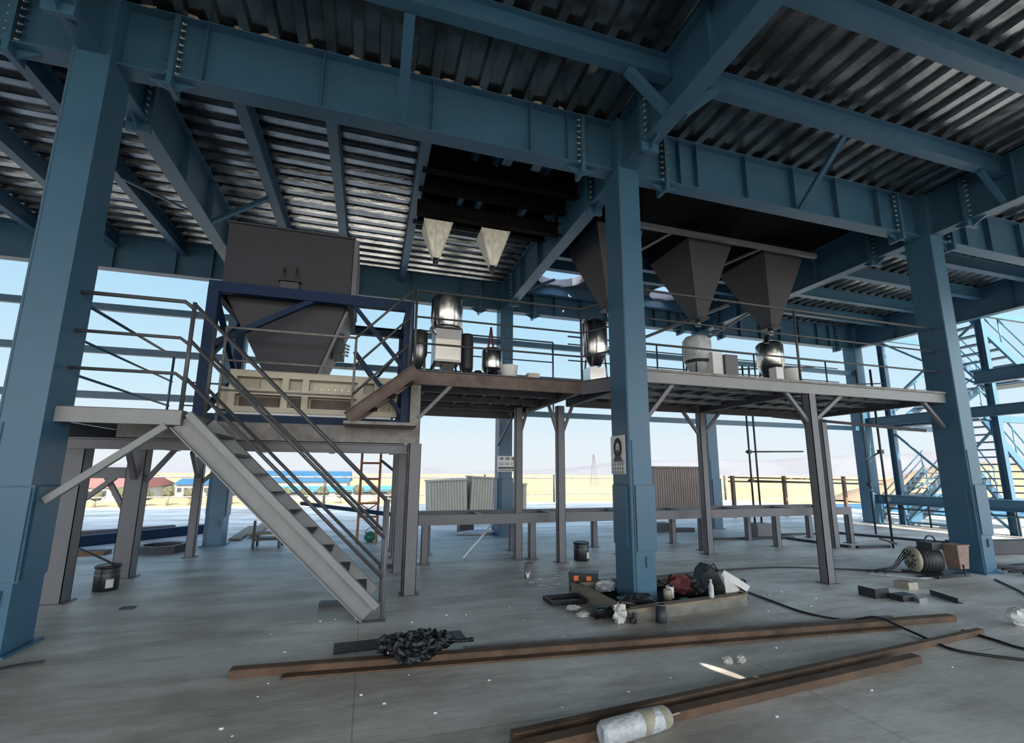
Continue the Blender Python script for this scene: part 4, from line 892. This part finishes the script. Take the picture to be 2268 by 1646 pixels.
for k in range(16):
    x = 2.5 + rn.random() * .9; y = 7.2 + rn.random() * .8; b.bar((x, y, .008), (x + .08, y - .03, .008), .03, .01)
tag(b.build('wood_chips', 'paper'), 'scatter of pale chips and sticks by the white paint can', 'chips', kind='stuff')
b = MB()
for k in range(60):
    x = -1 + rn.random() * 7.5; y = 3.0 + rn.random() * 3.4; s_ = .006 + rn.random() * .010
    if abs((x - 3.9)) < 1.1 and abs(y - 6) < .8: continue
    b.box(x, x + s_ * 1.6, y, y + s_, 0, s_ * .6)
tag(b.build('floor_grit', 'white'), 'tiny pale crumbs strewn over the near floor', 'grit', kind='stuff')

# ------------------------------------------------------------ rusty sections in the foreground
t = thing('rusty_angle_bar', (2.8, 4.6, 0), 'long rusty steel angle lying across the floor under the black bag', 'steel bar')
b = MB(); p0, p1 = (-1.02, 4.90, .05), (6.86, 4.26, .05)
b.bar(p0, p1, .10, .010, off=(0, .014)); b.bar(p0, p1, .012, .06, off=(.05, -.016)); b.build('bar', 'rust', t)
tag(MB().bar((1.0, 4.92, .02), (6.2, 4.50, .02), .05, .04).build('rusty_flat_bar', 'rustg'), 'thin grey flat bar lying along the far side of the long rusty angle', 'steel bar')
tag(MB().bar((-.6, 4.745, .012), (5.9, 4.215, .012), .08, .018).build('rusty_strip', 'rust'), 'dark rusty strip lying on the viewer side of the long rusty angle', 'steel bar')
t = thing('rusty_angle_bar', (3.5, 3.3, 0), 'long rusty steel angle lying in the right foreground beside the film-wrapped roll', 'steel bar')
b = MB(); p0, p1 = (.95, 3.12, .05), (5.05, 3.48, .05); b.bar(p0, p1, .09, .010, off=(0, .008)); b.bar(p0, p1, .012, .055, off=(.04, -.02)); b.build('bar', 'rust', t)
tag(MB().bar((1.0, 3.28, .03), (6.6, 3.83, .03), .06, .06).build('rusty_square_bar', 'rust'), 'thin dark rusty bar running behind the right foreground angle to its far tip', 'steel bar')
tag(MB().bar((-.22, 5.31, .012), (1.08, 5.36, .012), .26, .02).build('steel_plate', 'darkst'), 'flat dark steel plate lying behind the black bag', 'plate')
# black wrapped bundle
t = thing('black_plastic_bag', (.5, 4.65, 0), 'glossy crumpled black plastic bag lying over the long rusty angle', 'bag')
b = MB()
for k, (x, y, r) in enumerate(((.28, 4.86, .11), (.42, 4.72, .15), (.55, 4.78, .14), (.68, 4.86, .12), (.80, 4.90, .09), (.46, 4.58, .12), (.60, 4.66, .11))):
    b.blob((x, y, .09 + r * .5), (r, r * .8, r * .75), 30 + k, 16, 10, .30, flat=False)
b.build('bag', 'bag', t)
MB().tube([(.80, 4.88, .14), (.95, 4.86, .12), (1.08, 4.84, .13)], [.028, .016, .022], 8).build('twisted_end', 'bag', t)
MB().lathe((.28, 4.72, .12), [(.018, 0), (.02, .01), (.016, .02)], 12).build('white_cap', 'white', t)
# wrapped roll
t = thing('wrapped_roll', (1.85, 3.05, 0), 'film-wrapped pale roll with a stick in the bottom foreground', 'roll')
d = V(1, -.02, 0).normalized()
MB().tube([V(1.53, 3.06, .075), V(1.56, 3.06, .075), V(1.98, 3.12, .075), V(2.08, 3.13, .075)], [.055, .075, .075, .06], 20).build('roll', 'film', t)
MB().tube([V(1.84, 3.101, .076), V(2.06, 3.131, .076)], [.078, .070], 20).build('tape_wrap', 'beige', t)
MB().tube([V(2.07, 3.13, .075), V(2.20, 3.16, .07)], .006, 6).build('stick', 'beige', t)
for k, (x, y) in enumerate(((3.28, 3.93), (3.42, 3.92))): lump(x, y, (.045, .03, .03), 'paper', 'small crumpled grey-white paper wad near the sunlit streak, %s of the two' % ('left', 'right')[k], 'paper', 0, 40 + k, 'paper_wad', .4)
lump(7.42, 3.9, (.14, .12, .10), 'white', 'white plastic bag cut by the right frame edge', 'bag', 0, 44, 'white_bag', .12)
# cables
def cable(pts, label, r=.013, name='power_cable'):
    q = []; P = [Vector((*p, r)) if len(p) == 2 else Vector(p) for p in pts]
    for i in range(len(P) - 1):
        a = P[max(i - 1, 0)]; b_ = P[i]; c = P[i + 1]; d_ = P[min(i + 2, len(P) - 1)]
        for k in range(6):
            u = k / 6; q.append(.5 * ((2 * b_) + (c - a) * u + (2 * a - 5 * b_ + 4 * c - d_) * u * u + (3 * b_ - a - 3 * c + d_) * u ** 3))
    q.append(P[-1]); return tag(MB().tube(q, r, 6).build(name, 'dark'), label, 'cable')
cable([(4.1, 5.9, .2), (4.76, 7.28), (5.84, 7.44), (7.44, 7.42), (8.9, 6.72), (9.4, 6.3)], 'black cable running from the centre column across the floor to the motor')
cable([(5.15, 5.9, .1), (5.48, 6.2), (5.43, 5.62), (5.38, 4.97), (5.60, 4.60), (5.75, 4.36, .10), (5.82, 4.13, .05), (5.80, 3.84), (5.72, 3.54), (6.05, 3.2), (6.6, 2.8)], 'black cable looping from the kerb over the rusty angle to the right frame edge')
cable([(6.5, 3.95), (6.48, 3.75), (6.46, 3.6), (6.43, 3.39), (6.6, 3.0)], 'short thick black cable at the right frame edge, above the looping cable')
cable([(10.2, 5.6), (9.6, 5.0), (9.2, 4.6), (10.0, 4.4)], 'thin black cable on the floor in front of the right column')
b = MB(); rn = random.Random(9)
for k in range(7):
    y = 5.4 + k * .12; b.tube([(10.6 + rn.random() * .5, y, .02 + .015 * k), (12.2, y + .2 * rn.random(), .03), (14, y + .5 * rn.random(), .03)], .02, 6)
tag(b.build('cable_heap', 'dark'), 'heap of black cables behind the right column foot', 'cables', kind='stuff')
tag(MB().bar((12.6, 7.6, .15), (14.6, 7.2, .15), .3, .28).build('dark_box_beam', 'darkst'), 'dark box section lying right of the right column', 'beam')
t = thing('yellow_reel', (12.6, 5.9, 0), 'yellowish cable reel cut by the right frame edge', 'reel')
MB().lathe((12.75, 5.95, .33), [(.30, -.12), (.30, -.10), (.12, -.09), (.12, .09), (.30, .10), (.30, .12)], 28, axis=(1, .3, 0)).build('drum', 'beige', t)
MB().box(12.6, 12.95, 5.75, 6.15, 0, .05).build('base', 'darkst', t)

# motor/compressor
t = thing('electric_motor', (9.9, 6.2, 0), 'old belt-driven motor with a brown junction box beside the right column', 'motor')
MB().lathe((9.38, 6.35, .25), [(.10, 0), (.20, .01), (.22, .04), (.22, .07), (.2, .09)], 28, axis=(1, -.45, 0)).build('ribbed_end_cover', 'beige', t)
for k in range(10):
    a = 2 * math.pi * k / 10; ax = V(1, -.45, 0).normalized(); u = ax.cross(V(0, 0, 1)).normalized(); w = V(0, 0, 1)
    c = V(9.375, 6.35, .25); MB().bar(c + u * .06 * math.cos(a) + w * .06 * math.sin(a), c + u * .16 * math.cos(a) + w * .16 * math.sin(a), .02, .012, up=ax).build('vent_slot', 'dark', t)
MB().lathe((9.46, 6.31, .25), [(.21, 0), (.21, .34), (.17, .36)], 28, axis=(1, -.45, 0)).build('stator', 'darkst', t)
for k in range(6): MB().lathe((9.50 + .05 * k, 6.295 - .0225 * k, .25), [(.209, 0), (.214, .002), (.214, .012), (.209, .014)], 28, axis=(1, -.45, 0), caps=False).build('fin', 'greyd', t)
MB().box(9.52, 9.78, 6.05, 6.30, .44, .56).build('terminal_cover', 'darkst', t)
o = MB().frustum((9.84, 10.06, 5.86, 6.06), .14, (9.80, 10.10, 5.84, 6.08), .52).build('junction_box', 'copper', t)
MB().box(9.79, 10.11, 5.83, 6.09, .52, .54).build('box_lid', 'copper', o)
MB().tube([(9.72 + .14 * math.cos(rad(a)), 6.2, .54 + .12 * math.sin(rad(a))) for a in range(0, 181, 20)], .014, 6).build('lifting_handle', 'dark', t)
MB().bar((9.25, 6.45, .50), (9.05, 6.6, .58), .05, .04).build('lever', 'darkst', t)
MB().box(9.35, 10.15, 5.9, 6.5, 0, .05).build('skid', 'darkst', t)
MB().tube([(9.85, 5.82, .22), (9.75, 5.75, .06), (9.4, 5.9, .03), (9.1, 6.1, .02)], .014, 6).build('lead_wire', 'dark', t)
for k in range(3): MB().tube([(9.36, 6.4, .3 + .06 * k), (9.1 - .05 * k, 6.4, .12), (8.85 - .08 * k, 6.45 + .1 * k, .02)], .01, 6).build('lead_wire', 'dark', t)
b = MB(); b.prism([(8.55, 6.5, .004), (9.05, 6.0, .004), (9.6, 5.95, .004), (9.45, 6.3, .004)], (0, 0, .012)); tag(b.build('plastic_sheet', 'film'), 'flat shiny film sheet on the floor in front of the motor', 'sheet')
# black blocks etc
t = thing('black_channel_offcut', (7.2, 5.3, 0), 'black steel channel offcut standing on the floor in the right middle ground', 'offcut')
MB().box(6.98, 7.25, 5.25, 5.5, 0, .012).box(6.98, 7.25, 5.25, 5.265, .012, .13).box(6.98, 6.995, 5.265, 5.5, .012, .13).build('channel', 'darkst', t)
t = thing('black_bracket', (7.35, 5.1, 0), 'black folded bracket touching the channel offcut', 'bracket')
MB().box(7.18, 7.45, 5.02, 5.2, 0, .08).build('body', 'darkst', t); MB().box(7.34, 7.5, 4.92, 5.0, 0, .06).build('tongue', 'inoxd', t)
t = thing('small_carton', (8.15, 5.6, 0), 'small pale open carton behind the black offcuts', 'carton')
MB().box(8.02, 8.22, 5.5, 5.72, 0, .10).build('body', 'beige', t); MB().box(8.05, 8.19, 5.53, 5.69, .10, .104).build('top_opening', 'rustg', t)
tag(MB().angle((8.05, 5.2, .035), (7.86, 4.74, .035), .07, .01).build('black_angle_offcut', 'darkst'), 'black ribbed angle offcut lying alone at right', 'offcut')
tag(MB().bar((-3.0, 5.62, .01), (-2.72, 5.72, .01), .03, .02).build('wire_offcut', 'dark'), 'thin black wire offcut at the foot of the left column', 'wire')
lump(-3.0, 5.35, (.12, .06, .02), 'dark', 'flat black scrap at the bottom left frame edge', 'scrap', 0, 50, 'scrap')
tag(MB().box(-2.9, -2.75, 7.5, 7.62, 0, .012).build('steel_shim', 'darkst'), 'small dark shim on the floor right of the left column', 'shim')

# ------------------------------------------------------------ outside: neighbours, hills, trees
def house(x0, x1, y0, y1, z1, roofh, mw, mr, label, name='warehouse'):
    t = thing(name, ((x0 + x1) / 2, (y0 + y1) / 2, -7), label, 'building')
    MB().box(x0, x1, y0, y1, -7, z1).build('wall', mw, t)
    ym = (y0 + y1) / 2
    MB().prism([(x0 - 1, y0 - 1, z1), (x0 - 1, ym, z1 + roofh), (x0 - 1, y1 + 1, z1)], (x1 - x0 + 2, 0, 0)).build('roof', mr, t)
    for k in range(6):
        x = x0 + (k + .5) * (x1 - x0) / 6; w = (x1 - x0) / 18
        MB().box(x - w, x + w, y0 - .1, y0, -5.5, -4).build('window', 'darkst', t)
    return t
house(-150, -95, 150, 190, -3.5, 3.4, 'wallw', 'redroof', 'long red roofed warehouse left of the back row column')
house(-90, -66, 165, 200, -3.2, 3.6, 'wallw', 'redroof', 'shorter red roofed warehouse behind the stair stringer')
house(-46, -8, 210, 250, -2.5, 4.4, 'wallw', 'blueroof', 'big bright blue roofed warehouse left of the cream crates')
house(-62, -50, 190, 205, -3.0, 2.0, 'wallw', 'blueroof', 'small blue roofed shed behind the orange ladder')
house(-30, 10, 160, 175, -4.5, 1.6, 'wallw', 'cyan', 'low pale factory in front of the blue roofed warehouse')
t = thing('blue_roof_shed', (45, 45, -7), 'very long low blue corrugated roof beyond the terrace at right', 'building')
m = MB()
for k in range(5): m.box(17 + k * 0.0, 95, 38 + k * 3.2, 40.4 + k * 3.2, -3.2 + k * .12, -2.95 + k * .12)
m.build('roof', 'blueroof', t); m = MB()
for k in range(4): m.box(17, 95, 40.4 + k * 3.2, 41.2 + k * 3.2, -3.3 + k * .12, -3.1 + k * .12)
m.build('gutter', 'wallw', t); MB().box(17.5, 94.5, 38.5, 53, -7, -3.3).build('wall', 'wallw', t)
# road and yard
tag(MB().prism([(10, 29, -6.98), (60, 60, -6.98), (60, 110, -6.98), (5, 60, -6.98)], (0, 0, .03)).build('yard_road', 'road'), 'pale yard road beyond the terrace edge', 'road')
def terrain(name, pts, dep, m, label, seed):
    rn = random.Random(seed); b = MB(); P = []
    # ridge with foothills: rows of vertices front -> crest -> back
    rows = []
    for fy, fz in ((-1, 0), (-.6, .35), (-.25, .75), (0, 1), (.5, .6), (1, 0)):
        rows.append([(x + rn.uniform(-1, 1) * dep * .05, y + fy * dep, -7.1 + (z + 7.1) * fz * (1 + rn.uniform(-.06, .06))) for x, y, z in pts])
    base = 0; n = len(pts); vs = [v for r in rows for v in r]; fs = []
    for i in range(len(rows) - 1):
        for k in range(n - 1): fs.append((i * n + k, i * n + k + 1, (i + 1) * n + k + 1, (i + 1) * n + k))
    b.add(vs, fs, True); o = b.build(name, m); return tag(o, label, 'hills')
rn = random.Random(2); P = []
for k in range(60):
    a = rad(-55 + k * 2.1); R_ = 3000; az = -55 + k * 2.1; el = .007 + .003 * math.sin(k * .5) + .0015 * math.sin(k * 1.3)
    if az > 18: el += .0011 * min(az - 18, 22)
    P.append((R_ * math.sin(a), R_ * math.cos(a), R_ * max(el, .004)))
terrain('mountain_range', P, 400, 'hill', 'haze-toned distant mountain range along the horizon', 5)
terrain('earth_mound', [(150, 120, -6.5), (165, 122, -2), (178, 118, 2.5), (190, 115, 6), (205, 112, 6.5), (225, 105, 5), (250, 95, 0)], 14, 'hilln', 'tan earth mound between the scaffold and the right column', 6)
def tree(x, y, h, label, seed):
    t = thing('tree', (x, y, -7), label, 'tree', 'trees along the far factory wall')
    MB().tube([(x, y, -7), (x, y, -7 + h * .6)], .25, 6).build('trunk', 'wood', t)
    b = MB(); rn = random.Random(seed)
    for k in range(5): b.blob((x + rn.uniform(-.6, .6), y + rn.uniform(-.6, .6), -7 + h * .65 + rn.uniform(-.5, .5)), (1.0, 1.0, 1.1), seed * 7 + k, 10, 7, .25, flat=False)
    b.build('crown', 'tree', t)
for k in range(16): tree(-62 + k * 4.6, 140 + (k * 37 % 9), 4.2 + (k * 13 % 5) * .35, 'small dry tree in the row before the far factory', k)
def pylon(x, y, h, label):
    t = thing('pylon', (x, y, -7), label, 'pylon'); b = MB(); w = h * .09
    for sx_ in (-1, 1):
        for sy_ in (-1, 1): b.bar((x + sx_ * w, y + sy_ * w, -7), (x + sx_ * w * .15, y + sy_ * w * .15, -7 + h), .25, .25)
    for k in range(8):
        q = k / 8; r = w * (1 - .85 * q); z = -7 + h * q; b.bar((x - r, y - r, z), (x + r, y - r, z + h / 8), .15, .15); b.bar((x + r, y - r, z), (x - r, y - r, z + h / 8), .15, .15)
    b.build('lattice', 'grey', t)
    for q in (.75, .86, .97): MB().bar((x - w * .9, y, -7 + h * q), (x + w * .9, y, -7 + h * q), .3, .3).build('cross_arm', 'grey', t)
pylon(300 * .50, 300, 22, 'lattice power pylon on the horizon left of the centre column')
fix_normals()
